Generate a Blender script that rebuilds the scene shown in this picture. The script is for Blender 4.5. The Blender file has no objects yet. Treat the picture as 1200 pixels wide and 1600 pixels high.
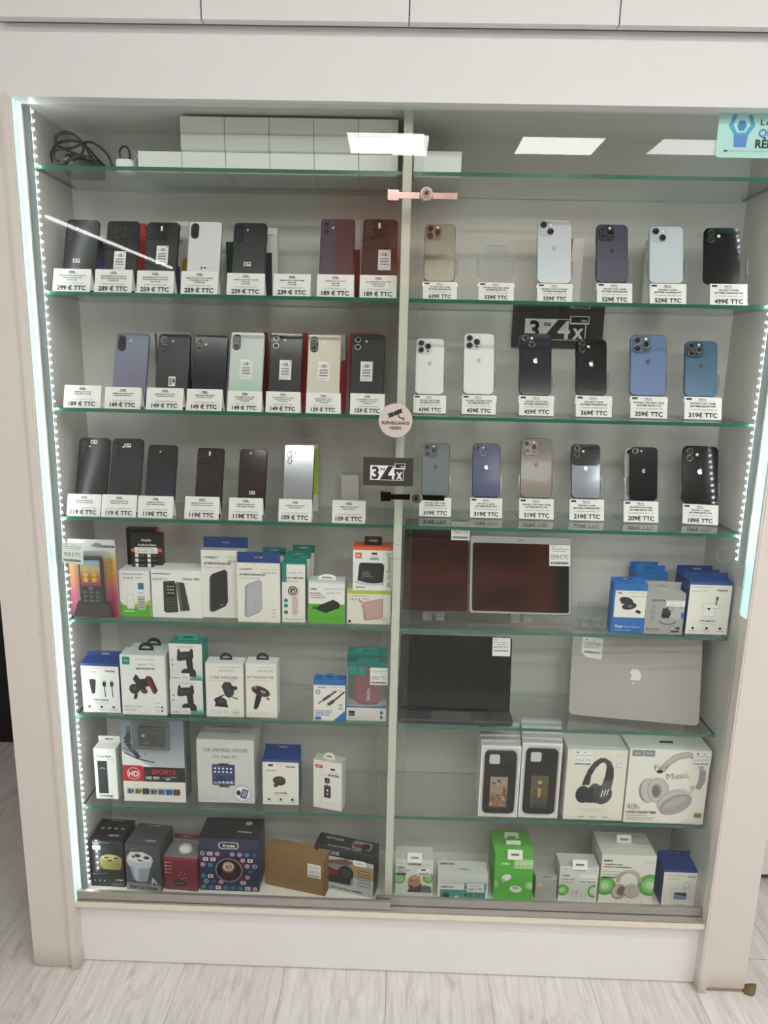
import bpy, math, random
from mathutils import Vector, Matrix
random.seed(7)
R = math.radians
C = bpy.context.scene.collection
sc = bpy.context.scene

# ---------------------------------------------------------------- camera
F, PITCH, ROLL, YAW = 1109.8, 0.2091, 0.0222, 0.018
CAM = Vector((-0.0042, -1.5747, 1.545))
def _axes():
    cp, sp = math.cos(PITCH), math.sin(PITCH)
    f = Vector((0, cp, -sp)); u = Vector((0, sp, cp)); r = Vector((1, 0, 0))
    cr, sr = math.cos(ROLL), math.sin(ROLL)
    r2 = cr*r + sr*u; u2 = -sr*r + cr*u
    Z = Matrix.Rotation(YAW, 3, 'Z')
    return Z@r2, Z@u2, Z@f
AX, AY, AF = _axes()
cd = bpy.data.cameras.new('camera'); cam = bpy.data.objects.new('camera', cd); C.objects.link(cam)
cd.sensor_fit = 'VERTICAL'; cd.sensor_height = 24; cd.lens = F/1600*24; cd.clip_start = 0.02
mw = Matrix((AX, AY, -AF)).transposed().to_4x4(); mw.translation = CAM
cam.matrix_world = mw
sc.camera = cam
def ray(x, y): return AF + AX*((x-600)/F) - AY*((y-800)/F)
def at(x, y, Y):                      # the point on the upright plane at depth Y
    d = ray(x, y); return CAM + d*((Y-CAM.y)/d.y)
def at_z(x, y, z):                    # the point on the level plane at height z
    d = ray(x, y); return CAM + d*((z-CAM.z)/d.z)
def proj(P):
    d = Vector(P)-CAM; z = d.dot(AF); return 600+F*d.dot(AX)/z, 800-F*d.dot(AY)/z

# ---------------------------------------------------------------- light, exposure
LED_STRENGTH = 60.0
PANEL_STRENGTH = 17.5
sc.view_settings.view_transform = 'Standard'
sc.view_settings.look = 'None'
sc.view_settings.exposure = 0.36
sc.view_settings.gamma = 1.0
sc.view_settings.use_curve_mapping = False
w = bpy.data.worlds.new('world'); sc.world = w; w.use_nodes = True
w.node_tree.nodes['Background'].inputs[0].default_value = (1.0, 0.985, 0.97, 1)
w.node_tree.nodes['Background'].inputs[1].default_value = 0.55
sc.cycles.use_denoising = True
sc.cycles.max_bounces = 14; sc.cycles.transparent_max_bounces = 40
sc.cycles.diffuse_bounces = 4; sc.cycles.glossy_bounces = 5
sc.cycles.sample_clamp_indirect = 6.0

# ---------------------------------------------------------------- materials
def lin(h):
    h = h.lstrip('#'); c = [int(h[i:i+2], 16)/255 for i in (0, 2, 4)]
    return tuple(x/12.92 if x <= .04045 else ((x+.055)/1.055)**2.4 for x in c)+(1,)
_m = {}
def mt(h, rough=.55, metal=0, coat=0, emit=0, var=.04, scale=60):
    """plain finish with a slight procedural mottle"""
    k = (h, rough, metal, coat, emit, var, scale)
    if k in _m: return _m[k]
    m = bpy.data.materials.new('finish_'+h.lstrip('#')); m.use_nodes = True
    nt = m.node_tree; b = nt.nodes['Principled BSDF']
    c = lin(h)
    if var:
        tc = nt.nodes.new('ShaderNodeTexCoord'); n = nt.nodes.new('ShaderNodeTexNoise')
        n.inputs['Scale'].default_value = scale; n.inputs['Detail'].default_value = 3
        nt.links.new(tc.outputs['Object'], n.inputs['Vector'])
        mx = nt.nodes.new('ShaderNodeMix'); mx.data_type = 'RGBA'
        mx.inputs[6].default_value = tuple(x*(1-var) for x in c[:3])+(1,)
        mx.inputs[7].default_value = tuple(min(1, x*(1+var)) for x in c[:3])+(1,)
        nt.links.new(n.outputs['Fac'], mx.inputs[0]); nt.links.new(mx.outputs[2], b.inputs['Base Color'])
    else: b.inputs['Base Color'].default_value = c
    b.inputs['Roughness'].default_value = rough; b.inputs['Metallic'].default_value = metal
    b.inputs['Coat Weight'].default_value = coat; b.inputs['Coat Roughness'].default_value = .05
    if emit:
        b.inputs['Emission Color'].default_value = c; b.inputs['Emission Strength'].default_value = emit
    _m[k] = m; return m
def grad(name, stops, axis=2, lo=0., hi=1., rough=.3, coat=.3):
    """printed or tinted colour running along one axis of the part"""
    if name in _m: return _m[name]
    m = bpy.data.materials.new(name); m.use_nodes = True; nt = m.node_tree; b = nt.nodes['Principled BSDF']
    tc = nt.nodes.new('ShaderNodeTexCoord'); sp = nt.nodes.new('ShaderNodeSeparateXYZ')
    mr = nt.nodes.new('ShaderNodeMapRange'); rp = nt.nodes.new('ShaderNodeValToRGB')
    nt.links.new(tc.outputs['Object'], sp.inputs[0]); nt.links.new(sp.outputs[axis], mr.inputs[0])
    mr.inputs[1].default_value = lo; mr.inputs[2].default_value = hi
    nt.links.new(mr.outputs[0], rp.inputs[0]); nt.links.new(rp.outputs[0], b.inputs['Base Color'])
    el = rp.color_ramp.elements
    el[0].position, el[0].color = stops[0][0], lin(stops[0][1])
    el[1].position, el[1].color = stops[-1][0], lin(stops[-1][1])
    for p, c in stops[1:-1]:
        e = el.new(p); e.color = lin(c)
    b.inputs['Roughness'].default_value = rough; b.inputs['Coat Weight'].default_value = coat
    _m[name] = m; return m
def glass(name, tint, ior=1.45, rough=0.0, haze=0.0, hazecol='#ffffff'):
    """clear sheet: see-through with Fresnel reflection"""
    if name in _m: return _m[name]
    m = bpy.data.materials.new(name); m.use_nodes = True; nt = m.node_tree
    nt.nodes.remove(nt.nodes['Principled BSDF']); out = nt.nodes['Material Output']
    t = nt.nodes.new('ShaderNodeBsdfTransparent'); t.inputs[0].default_value = lin(tint)
    g = nt.nodes.new('ShaderNodeBsdfGlossy'); g.inputs['Roughness'].default_value = rough
    fr = nt.nodes.new('ShaderNodeFresnel'); fr.inputs[0].default_value = ior
    mx = nt.nodes.new('ShaderNodeMixShader')
    base = t.outputs[0]
    if haze:
        d = nt.nodes.new('ShaderNodeBsdfDiffuse'); d.inputs[0].default_value = lin(hazecol)
        mh = nt.nodes.new('ShaderNodeMixShader'); mh.inputs[0].default_value = haze
        nt.links.new(t.outputs[0], mh.inputs[1]); nt.links.new(d.outputs[0], mh.inputs[2]); base = mh.outputs[0]
    # keep the reflection the same whichever side of the sheet the ray meets
    geo = nt.nodes.new('ShaderNodeNewGeometry'); vm = nt.nodes.new('ShaderNodeVectorMath'); vm.operation = 'DOT_PRODUCT'
    nt.nodes.remove(fr)
    nt.links.new(geo.outputs['Normal'], vm.inputs[0]); nt.links.new(geo.outputs['Incoming'], vm.inputs[1])
    ab = nt.nodes.new('ShaderNodeMath'); ab.operation = 'ABSOLUTE'; nt.links.new(vm.outputs['Value'], ab.inputs[0])
    om = nt.nodes.new('ShaderNodeMath'); om.operation = 'SUBTRACT'; om.inputs[0].default_value = 1.0; om.use_clamp = True
    nt.links.new(ab.outputs[0], om.inputs[1])
    pw = nt.nodes.new('ShaderNodeMath'); pw.operation = 'POWER'; pw.inputs[1].default_value = 5.0
    nt.links.new(om.outputs[0], pw.inputs[0])
    f0 = ((ior-1)/(ior+1))**2
    ma = nt.nodes.new('ShaderNodeMath'); ma.operation = 'MULTIPLY_ADD'; ma.inputs[1].default_value = 1-f0; ma.inputs[2].default_value = f0
    nt.links.new(pw.outputs[0], ma.inputs[0])
    nt.links.new(ma.outputs[0], mx.inputs[0]); nt.links.new(base, mx.inputs[1]); nt.links.new(g.outputs[0], mx.inputs[2])
    nt.links.new(mx.outputs[0], out.inputs[0]); _m[name] = m; return m
def wood_floor():
    m = bpy.data.materials.new('pale_laminate'); m.use_nodes = True; nt = m.node_tree; b = nt.nodes['Principled BSDF']
    N = nt.nodes.new; L = nt.links.new
    tc = N('ShaderNodeTexCoord'); mp = N('ShaderNodeMapping'); L(tc.outputs['Object'], mp.inputs[0])
    mp.inputs['Rotation'].default_value = (0, 0, R(90)); mp.inputs['Location'].default_value = (0.05, 0.0, 0)
    br = N('ShaderNodeTexBrick'); L(mp.outputs[0], br.inputs[0])
    br.inputs['Scale'].default_value = 1; br.inputs['Brick Width'].default_value = 1.28; br.inputs['Row Height'].default_value = .26
    br.inputs['Mortar Size'].default_value = .0011; br.inputs['Mortar Smooth'].default_value = .2
    br.inputs['Color1'].default_value = lin('#e0dfdd'); br.inputs['Color2'].default_value = lin('#d9d7d4'); br.inputs['Mortar'].default_value = lin('#aaa69f')
    br.offset = .37
    st = N('ShaderNodeMapping'); L(tc.outputs['Object'], st.inputs[0]); st.inputs['Scale'].default_value = (34, 2.2, 1)
    n = N('ShaderNodeTexNoise'); L(st.outputs[0], n.inputs[0]); n.inputs['Scale'].default_value = 2.2; n.inputs['Detail'].default_value = 8; n.inputs['Distortion'].default_value = 1.4
    rp = N('ShaderNodeValToRGB'); L(n.outputs['Fac'], rp.inputs[0])
    rp.color_ramp.elements[0].position = .3; rp.color_ramp.elements[0].color = (.80, .78, .76, 1)
    rp.color_ramp.elements[1].position = .62; rp.color_ramp.elements[1].color = (1, 1, 1, 1)
    k = N('ShaderNodeTexNoise'); mk = N('ShaderNodeMapping'); L(tc.outputs['Object'], mk.inputs[0]); mk.inputs['Scale'].default_value = (9, 2.6, 1)
    L(mk.outputs[0], k.inputs[0]); k.inputs['Scale'].default_value = 1.3; k.inputs['Detail'].default_value = 5; k.inputs['Distortion'].default_value = 2.2
    rk = N('ShaderNodeValToRGB'); L(k.outputs['Fac'], rk.inputs[0])
    rk.color_ramp.elements[0].position = .28; rk.color_ramp.elements[0].color = (.74, .71, .68, 1)
    rk.color_ramp.elements[1].position = .46; rk.color_ramp.elements[1].color = (1, 1, 1, 1)
    m1 = N('ShaderNodeMix'); m1.data_type = 'RGBA'; m1.blend_type = 'MULTIPLY'; m1.inputs[0].default_value = 1
    L(br.outputs[0], m1.inputs[6]); L(rp.outputs[0], m1.inputs[7])
    m2 = N('ShaderNodeMix'); m2.data_type = 'RGBA'; m2.blend_type = 'MULTIPLY'; m2.inputs[0].default_value = .8
    L(m1.outputs[2], m2.inputs[6]); L(rk.outputs[0], m2.inputs[7])
    L(m2.outputs[2], b.inputs['Base Color']); b.inputs['Roughness'].default_value = .42
    return m
def scuffed(name, base, dirt, zhi=.12):
    """painted board with scuffs and grime worn in near the floor"""
    m = bpy.data.materials.new(name); m.use_nodes = True; nt = m.node_tree; b = nt.nodes['Principled BSDF']
    N = nt.nodes.new; L = nt.links.new
    tc = N('ShaderNodeTexCoord'); mp = N('ShaderNodeMapping'); L(tc.outputs['Object'], mp.inputs[0]); mp.inputs['Scale'].default_value = (14, 14, 5)
    n = N('ShaderNodeTexNoise'); L(mp.outputs[0], n.inputs[0]); n.inputs['Scale'].default_value = 1.6; n.inputs['Detail'].default_value = 9; n.inputs['Roughness'].default_value = .7
    rp = N('ShaderNodeValToRGB'); L(n.outputs['Fac'], rp.inputs[0])
    rp.color_ramp.elements[0].position = .62; rp.color_ramp.elements[0].color = (0, 0, 0, 1)
    rp.color_ramp.elements[1].position = .80; rp.color_ramp.elements[1].color = (.5, .5, .5, 1)
    sp = N('ShaderNodeSeparateXYZ'); L(tc.outputs['Object'], sp.inputs[0])
    mr = N('ShaderNodeMapRange'); L(sp.outputs[2], mr.inputs[0]); mr.inputs[1].default_value = zhi; mr.inputs[2].default_value = 0.0; mr.inputs[3].default_value = 0; mr.inputs[4].default_value = 1
    mu = N('ShaderNodeMath'); mu.operation = 'MULTIPLY'; L(mr.outputs[0], mu.inputs[0]); L(n.outputs['Fac'], mu.inputs[1])
    ad = N('ShaderNodeMath'); ad.operation = 'ADD'; ad.use_clamp = True; L(mu.outputs[0], ad.inputs[0]); L(rp.outputs[0], ad.inputs[1])
    mx = N('ShaderNodeMix'); mx.data_type = 'RGBA'; mx.inputs[6].default_value = lin(base); mx.inputs[7].default_value = lin(dirt)
    L(ad.outputs[0], mx.inputs[0]); L(mx.outputs[2], b.inputs['Base Color']); b.inputs['Roughness'].default_value = .5
    return m

WHITE = mt('#e9e6e3', .5, scale=8, var=.02)
BOARD = mt('#cbcac5', .55, scale=8, var=.02)
PAPER = mt('#f2f1ee', .7, var=.02)
CARD = mt('#efeeea', .6, var=.02)
INK = mt('#2b2b2e', .7, var=0)
GREYINK = mt('#8d8d8f', .7, var=0)
LIGHTINK = mt('#b9b9ba', .7, var=0)
BLACK = mt('#17171a', .35)
CHROME = mt('#c9c7c5', .18, 1)
ALU = mt('#b3b0ac', .4, .7, var=.06, scale=20)
PANE = glass('door_glass', '#fbfdfc', 1.34)
SHELFG = glass('shelf_glass', '#fbfdfc', 1.48)
EDGEG = mt('#2c6a58', .12, 0, .5)
ACRYL = glass('clear_acrylic', '#f6f8f8', 1.49, haze=.035)
ACEDGE = glass('acrylic_edge', '#b9c2c2', 1.49, rough=.1, haze=.25)
CLEARP = glass('clear_plastic', '#f4f6f6', 1.5, rough=.03, haze=.04)
SMOKEP = glass('clear_window', '#c9cfce', 1.5, rough=.03, haze=.03)

# ---------------------------------------------------------------- mesh builder
class MB:
    def __init__(s): s.v = []; s.f = []; s.fm = []; s.mats = []; s.sm = []
    def mi(s, m):
        if m not in s.mats: s.mats.append(m)
        return s.mats.index(m)
    def add(s, vs, fs, m, M=None, smooth=False):
        o = len(s.v)
        for p in vs: s.v.append(tuple(M@Vector(p)) if M else tuple(p))
        i = s.mi(m)
        for f in fs: s.f.append([o+k for k in f]); s.fm.append(i); s.sm.append(smooth)
    def box(s, x0, x1, y0, y1, z0, z1, m, M=None, front=None, top=None, side=None, back=None):
        vs = [(x0,y0,z0),(x1,y0,z0),(x1,y1,z0),(x0,y1,z0),(x0,y0,z1),(x1,y0,z1),(x1,y1,z1),(x0,y1,z1)]
        s.add(vs, [(0,1,5,4)], front or m, M); s.add(vs, [(4,5,6,7)], top or m, M)
        s.add(vs, [(1,2,6,5),(3,0,4,7)], side or m, M); s.add(vs, [(2,3,7,6)], back or m, M); s.add(vs, [(3,2,1,0)], m, M)
    def loops(s, ls, m, caps=True, mfront=None, mback=None, M=None, smooth=False):
        n = len(ls[0]); vs = [p for l in ls for p in l]; fs = []
        for a in range(len(ls)-1):
            for i in range(n):
                j = (i+1) % n; fs.append((a*n+i, a*n+n+i, a*n+n+j, a*n+j))
        s.add(vs, fs, m, M, smooth)
        if caps:
            s.add(ls[0], [tuple(range(n))], mfront or m, M)
            s.add(ls[-1], [tuple(reversed(range(n)))], mback or m, M)
    def prism(s, pts, y0, y1, m, mfront=None, mback=None, M=None):   # outline in x,z, run back along y
        s.loops([[(x,y0,z) for x,z in pts],[(x,y1,z) for x,z in pts]], m, True, mfront, mback, M)
    def rslab(s, w, h, r, y0, y1, m, mfront=None, mback=None, cx=0, z0=0, b=.0008, n=6, M=None):
        def lp(i, y): return [(cx+x, y, z0+h/2+z) for x, z in rrect(w-2*i, h-2*i, max(r-i, .0002), n)]
        s.loops([lp(b,y0), lp(0,y0+b), lp(0,y1-b), lp(b,y1)], m, True, mfront, mback, M)
    def flat(s, pts, y, m, M=None): s.add([(x,y,z) for x,z in pts], [tuple(range(len(pts)))], m, M)
    def disc(s, cx, cz, r, y0, y1, m, n=20, mfront=None, b=.0003, M=None):
        c = lambda rr, y: [(cx+rr*math.cos(2*math.pi*i/n), y, cz+rr*math.sin(2*math.pi*i/n)) for i in range(n)]
        s.loops([c(r-b,y0), c(r,y0+b), c(r,y1)], m, True, mfront, None, M)
    def ring(s, outer, inner, y0, y1, m, M=None):                    # plate with a hole, equal point counts
        n = len(outer)
        vs = [(x,y0,z) for x,z in outer]+[(x,y0,z) for x,z in inner]+[(x,y1,z) for x,z in outer]+[(x,y1,z) for x,z in inner]
        fs = []
        for i in range(n):
            j = (i+1) % n
            fs += [(i,j,n+j,n+i), (2*n+j,2*n+i,3*n+i,3*n+j), (j,i,2*n+i,2*n+j), (n+i,n+j,3*n+j,3*n+i)]
        s.add(vs, fs, m, M)
    def tube(s, path, r, m, n=8, M=None, closed=False):
        P = [Vector(p) for p in path]; ls = []
        up = Vector((0.13,0.37,0.91)).normalized()
        for i, p in enumerate(P):
            t = (P[min(i+1,len(P)-1)]-P[max(i-1,0)]).normalized()
            a = t.cross(up)
            if a.length < 1e-4: a = t.cross(Vector((1,0,0)))
            a.normalize(); b = t.cross(a)
            ls.append([tuple(p+r*(math.cos(2*math.pi*k/n)*a+math.sin(2*math.pi*k/n)*b)) for k in range(n)])
        s.loops(ls, m, True, M=M, smooth=True)
    def build(s, name, parent=None, loc=None, rot=None):
        me = bpy.data.meshes.new(name); me.from_pydata(s.v, [], s.f)
        for m in s.mats: me.materials.append(m)
        me.polygons.foreach_set('material_index', s.fm); me.polygons.foreach_set('use_smooth', s.sm)
        me.update()
        o = bpy.data.objects.new(name, me); C.objects.link(o)
        if parent: o.parent = parent
        if loc is not None: o.location = loc
        if rot is not None: o.rotation_euler = rot
        return o
def rrect(w, h, r, n=6):
    r = min(r, w/2-1e-5, h/2-1e-5); pts = []
    for cx, cz, a0 in ((w/2-r,-h/2+r,-90),(w/2-r,h/2-r,0),(-w/2+r,h/2-r,90),(-w/2+r,-h/2+r,180)):
        for i in range(n+1):
            a = R(a0+90*i/n); pts.append((cx+r*math.cos(a), cz+r*math.sin(a)))
    return pts
def circ(r, n=28, e=1): return [(r*math.cos(2*math.pi*i/n-math.pi*3/4), r*e*math.sin(2*math.pi*i/n-math.pi*3/4)) for i in range(n)]
def shift(pts, x, z): return [(a+x, b+z) for a, b in pts]

_tc = {}
def tmesh(txt, bold, fine):
    k = (txt, bold, fine)
    if k in _tc: return _tc[k]
    cu = bpy.data.curves.new('t', 'FONT'); cu.body = txt; cu.size = 1; cu.resolution_u = 3 if fine else 1; cu.fill_mode = 'FRONT'
    if bold: cu.offset = .03
    o = bpy.data.objects.new('t', cu); C.objects.link(o)
    dg = bpy.context.evaluated_depsgraph_get(); dg.update()
    ev = o.evaluated_get(dg); me = ev.to_mesh()
    vs = [(v.co.x, v.co.y) for v in me.vertices]; fs = [tuple(p.vertices) for p in me.polygons]
    ev.to_mesh_clear(); bpy.data.objects.remove(o); bpy.data.curves.remove(cu)
    # faces towards the reader
    out = []
    for f in fs:
        a = sum(vs[f[i]][0]*vs[f[(i+1)%len(f)]][1]-vs[f[(i+1)%len(f)]][0]*vs[f[i]][1] for i in range(len(f)))
        out.append(f if a > 0 else tuple(reversed(f)))
    xs = [v[0] for v in vs] or [0, 1]
    _tc[k] = (vs, out, min(xs), max(xs)); return _tc[k]
class Art:
    """print on a flat face: u, v from 0 to 1 across the width and height, each call a hair in front of the last"""
    def __init__(s, mb, W, H, y=0, M=None, x0=None, z0=0): s.mb = mb; s.W = W; s.H = H; s.y = y; s.M = M; s.x0 = -W/2 if x0 is None else x0; s.z0 = z0
    def up(s): s.y -= .00006
    def clip(s, p):                            # keep print inside the face
        x0, x1, z0, z1 = s.x0, s.x0+s.W, s.z0, s.z0+s.H
        for ax, lim, sg in ((0, x0, 1), (0, x1, -1), (1, z0, 1), (1, z1, -1)):
            out = []
            for i in range(len(p)):
                a, b = p[i-1], p[i]; da, db = sg*(a[ax]-lim), sg*(b[ax]-lim)
                if (da < 0) != (db < 0): k = da/(da-db); out.append((a[0]+(b[0]-a[0])*k, a[1]+(b[1]-a[1])*k))
                if db >= 0: out.append(b)
            p = out
            if len(p) < 3: return None
        return p
    def put(s, p, m):
        p = s.clip(p)
        if p: s.mb.flat(p, s.y, m, s.M)
    def P(s, pts): return [(s.x0+u*s.W, s.z0+v*s.H) for u, v in pts]
    def poly(s, pts, m):
        s.up(); p = s.P(pts)
        a = sum(p[i][0]*p[(i+1)%len(p)][1]-p[(i+1)%len(p)][0]*p[i][1] for i in range(len(p)))
        s.put(p if a > 0 else p[::-1], m)
    def rect(s, u0, v0, u1, v1, m): s.poly([(u0,v0),(u1,v0),(u1,v1),(u0,v1)], m)
    def rrect(s, u0, v0, u1, v1, r, m):        # r in parts of the width
        s.up(); w, h = (u1-u0)*s.W, (v1-v0)*s.H
        s.put(shift(rrect(w, h, r*s.W), s.x0+(u0+u1)/2*s.W, s.z0+(v0+v1)/2*s.H), m)
    def ell(s, u, v, ru, rv, m, n=24, rot=0):  # radii in parts of the width
        s.up(); c, d = math.cos(R(rot)), math.sin(R(rot)); pts = []
        for i in range(n):
            a, b = ru*s.W*math.cos(2*math.pi*i/n), rv*s.W*math.sin(2*math.pi*i/n); pts.append((a*c-b*d, a*d+b*c))
        s.put(shift(pts, s.x0+u*s.W, s.z0+v*s.H), m)
    def line(s, pts, wd, m):                   # stroke, width in parts of the width
        s.up(); p = s.P(pts); h = wd*s.W/2; L = []; Rr = []
        for i in range(len(p)):
            a, b = p[max(i-1,0)], p[min(i+1,len(p)-1)]
            dx, dz = b[0]-a[0], b[1]-a[1]; l = math.hypot(dx, dz) or 1
            L.append((p[i][0]-dz/l*h, p[i][1]+dx/l*h)); Rr.append((p[i][0]+dz/l*h, p[i][1]-dx/l*h))
        for i in range(len(p)-1): s.put([Rr[i], Rr[i+1], L[i+1], L[i]], m)
    def arc(s, u, v, ru, rv, a0, a1, wd, m, n=18):
        s.line([(u+ru*math.cos(R(a0+(a1-a0)*i/n)), v+rv*s.W/s.H*math.sin(R(a0+(a1-a0)*i/n))) for i in range(n+1)], wd, m)
    def text(s, t, u, v, h, m, al='c', bold=False, maxw=None, rot=0):   # h = capital height in parts of the height
        s.up(); hm = h*s.H; vs, fs, xa, xb = tmesh(t, bold, hm > .006); k = hm/.70
        wd = (xb-xa)*k; kx = k
        if maxw and wd > maxw*s.W: kx = k*maxw*s.W/wd; wd = maxw*s.W
        ox = {'l': 0, 'c': -wd/2, 'r': -wd}[al]; c, d = math.cos(R(rot)), math.sin(R(rot))
        X, Z = s.x0+u*s.W, s.z0+v*s.H; out = []
        for x, z in vs:
            a, b = (x-xa)*kx+ox, z*k; out.append((X+a*c-b*d, s.y, Z+a*d+b*c))
        s.mb.add(out, fs, m, s.M)
    def bars(s, u0, v0, u1, v1, m, n=16):
        rn = random.Random(int((u0+v1)*1e4)); x = 0; e = []
        while x < 1: wd = rn.choice((.02,.03,.045)); e.append((x, min(1,x+wd))); x += wd+rn.choice((.018,.03))
        s.up()
        for a, b in e:
            p = s.P([(u0+(u1-u0)*a,v0),(u0+(u1-u0)*b,v0),(u0+(u1-u0)*b,v1),(u0+(u1-u0)*a,v1)]); s.mb.flat(p, s.y, m, s.M)
FRUIT = [(0,.38),(-.12,.43),(-.25,.45),(-.38,.38),(-.47,.22),(-.485,.02),(-.43,-.18),(-.32,-.38),(-.2,-.5),(-.1,-.5),(0,-.45),(.1,-.5),(.2,-.5),(.32,-.38),(.42,-.17),(.31,-.07),(.26,.06),(.29,.2),(.4,.3),(.33,.39),(.22,.45),(.1,.42)]
LEAF = [(0,.5),(.2,.64),(.22,.77),(.12,.73),(.03,.62)]
def fruit(a, u, v, size, m, flip=False):       # size in parts of the width
    k = -1 if flip else 1; q = a.W/a.H
    for sh in (FRUIT, LEAF): a.poly([(u+x*size*k, v+z*size*q*k) for x, z in sh], m)

def tag(o, label=None, cat=None, group=None, kind=None):
    if label: o['label'] = label
    if cat: o['category'] = cat
    if group: o['group'] = group
    if kind: o['kind'] = kind
    return o
def thing(name, label, cat, loc, rot=(0,0,0), group=None):
    o = bpy.data.objects.new(name, None); C.objects.link(o); o.empty_display_size = .02
    o.location = loc; o.rotation_euler = rot
    return tag(o, label, cat, group)
def struct(name, mb, **k): return tag(mb.build(name, **k), kind='structure')
def part(name, parent, fn, label=None, **k):
    b = MB(); fn(b); o = b.build(name, parent, **k)
    if label: o['label'] = label
    return o

# ---------------------------------------------------------------- the room
FLOOR = 0.01
b = MB(); b.box(-2.2, 3.2, -5.2, 1.4, FLOOR-.05, FLOOR, wood_floor()); struct('floor', b)
b = MB(); b.box(-2.2, 3.2, -5.2, 1.4, 2.812, 2.9, mt('#dddad6', .8, scale=3)); struct('ceiling', b)
b = MB(); b.box(-2.05, -1.98, -5.2, 1.4, FLOOR, 2.86, mt('#d6d4d1', .7, scale=3)); struct('wall_left', b)
b = MB(); b.box(-2.05, 3.2, -5.2, -5.1, FLOOR, 2.86, mt('#7b7874', .7, scale=3)); struct('wall_front', b)
b = MB(); b.box(-2.05, 3.2, 1.15, 1.22, FLOOR, 2.86, mt('#b9b2aa', .7, scale=3)); struct('wall_back', b)
b = MB(); wm = mt('#d8d4cf', .7, scale=3)
b.box(2.95, 3.02, -5.1, 1.15, FLOOR, .5, wm); b.box(2.95, 3.02, -5.1, 1.15, 2.5, 2.86, wm)
b.box(2.95, 3.02, -5.1, -4.2, .5, 2.5, wm); b.box(2.95, 3.02, -.9, 1.15, .5, 2.5, wm); struct('wall_right', b)
b = MB(); fm = mt('#4a4a4c', .4)
for y in (-4.2, -2.6, -.95): b.box(2.94, 3.03, y, y+.05, .5, 2.5, fm)
b.box(2.94, 3.03, -4.15, -.95, .5, .55, fm); b.box(2.94, 3.03, -4.15, -.95, 2.45, 2.5, fm)
b.box(2.98, 2.99, -4.15, -.95, .55, 2.45, PANE); struct('window_1', b)
# dark doorway beyond the left end of the cabinet
b = MB(); dk = mt('#141211', .5); oc = mt('#6b4a12', .5, scale=9, var=.3)
b.box(-1.97, -1.52, 1.0, 1.06, FLOOR, 2.1, dk); b.box(-1.52, -1.36, 1.02, 1.05, FLOOR, .12, dk)
b.box(-1.52, -1.36, 1.02, 1.05, .12, .28, mt('#3a352f', .5)); b.box(-1.52, -1.36, 1.02, 1.05, .28, .95, oc); b.box(-1.36, -1.3, 1.0, 1.06, FLOOR, 2.1, dk)
b.box(-1.52, -1.36, 1.02, 1.05, .95, 2.1, dk); struct('door_1', b)

# ceiling panels, line lamp, wall sign (seen only as reflections); the last six panels are added for light, unseen
for i, (x0, x1, y0, y1, nm, st) in enumerate([(-.34,.125,-3.27,-2.855,'above the middle of the shop',1), (.655,1.12,-3.19,-2.85,'reflected right of the upper lock',1), (1.44,1.9,-3.15,-2.85,'nearest the shop window',.7),
        (-1.2,-.3,-1.35,-1.23,'added for light in the row nearest the cabinet, left end',.8), (.0,.9,-1.35,-1.23,'added for light in the row nearest the cabinet, middle',1.2), (1.2,2.1,-1.35,-1.23,'added for light in the row nearest the cabinet, right end',1.2),
        (-.9,.0,-2.35,-2.15,'added for light in the second row, left',.9), (.5,1.4,-2.35,-2.15,'added for light in the second row, right',1.1), (2.0,2.7,-1.9,-1.5,'added for light nearest the right wall',1.2)]):
    pm = mt('#fffdf9', .5, emit=PANEL_STRENGTH*st, var=0)
    t = thing('ceiling_panel', 'white square LED ceiling panel '+nm, 'ceiling lamp', ((x0+x1)/2, (y0+y1)/2, 2.812), group='LED ceiling panels')
    hx, hy = (x1-x0)/2, (y1-y0)/2
    part('diffuser', t, lambda q: q.box(-hx, hx, -hy, hy, -.012, -.008, pm))
    def fr(q):
        e = .012
        for a in ((-hx-e,hx+e,-hy-e,-hy),(-hx-e,hx+e,hy,hy+e),(-hx-e,-hx,-hy,hy),(hx,hx+e,-hy,hy)): q.box(a[0],a[1],a[2],a[3],-.015,0,WHITE)
    part('frame', t, fr)
t = thing('line_lamp', 'slim white tube lamp fixed along the side wall', 'lamp', (-1.93, -3.6, 2.265))
part('tube', t, lambda q: q.box(.0, .014, -1.07, 1.07, -.007, .007, mt('#ffffff', .5, emit=16, var=0)))
part('housing', t, lambda q: q.box(-.05, .0, -1.08, 1.08, -.015, .02, WHITE))
t = thing('hanging_sign', 'lit orange sign with large dark letters hanging opposite the glass cabinet', 'sign', (.35, -4.2, 2.12))
part('board', t, lambda q: q.box(-1.0, 1.05, -.10, 0, 0, .69, mt('#b0502e', .6, emit=1.1, scale=4)))
M180 = Matrix.Rotation(math.pi, 4, 'Z')
for s_, z_ in (('REPARATION', .45), ('SMARTPHONE', .08)):
    def letters(q):
        a = Art(q, 2.0, .19, y=-.001, M=M180, z0=z_, x0=-.82); a.text(s_, 0, 0, 1.0, INK, 'l', True, maxw=.60)
    part('lettering', t, letters)

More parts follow.
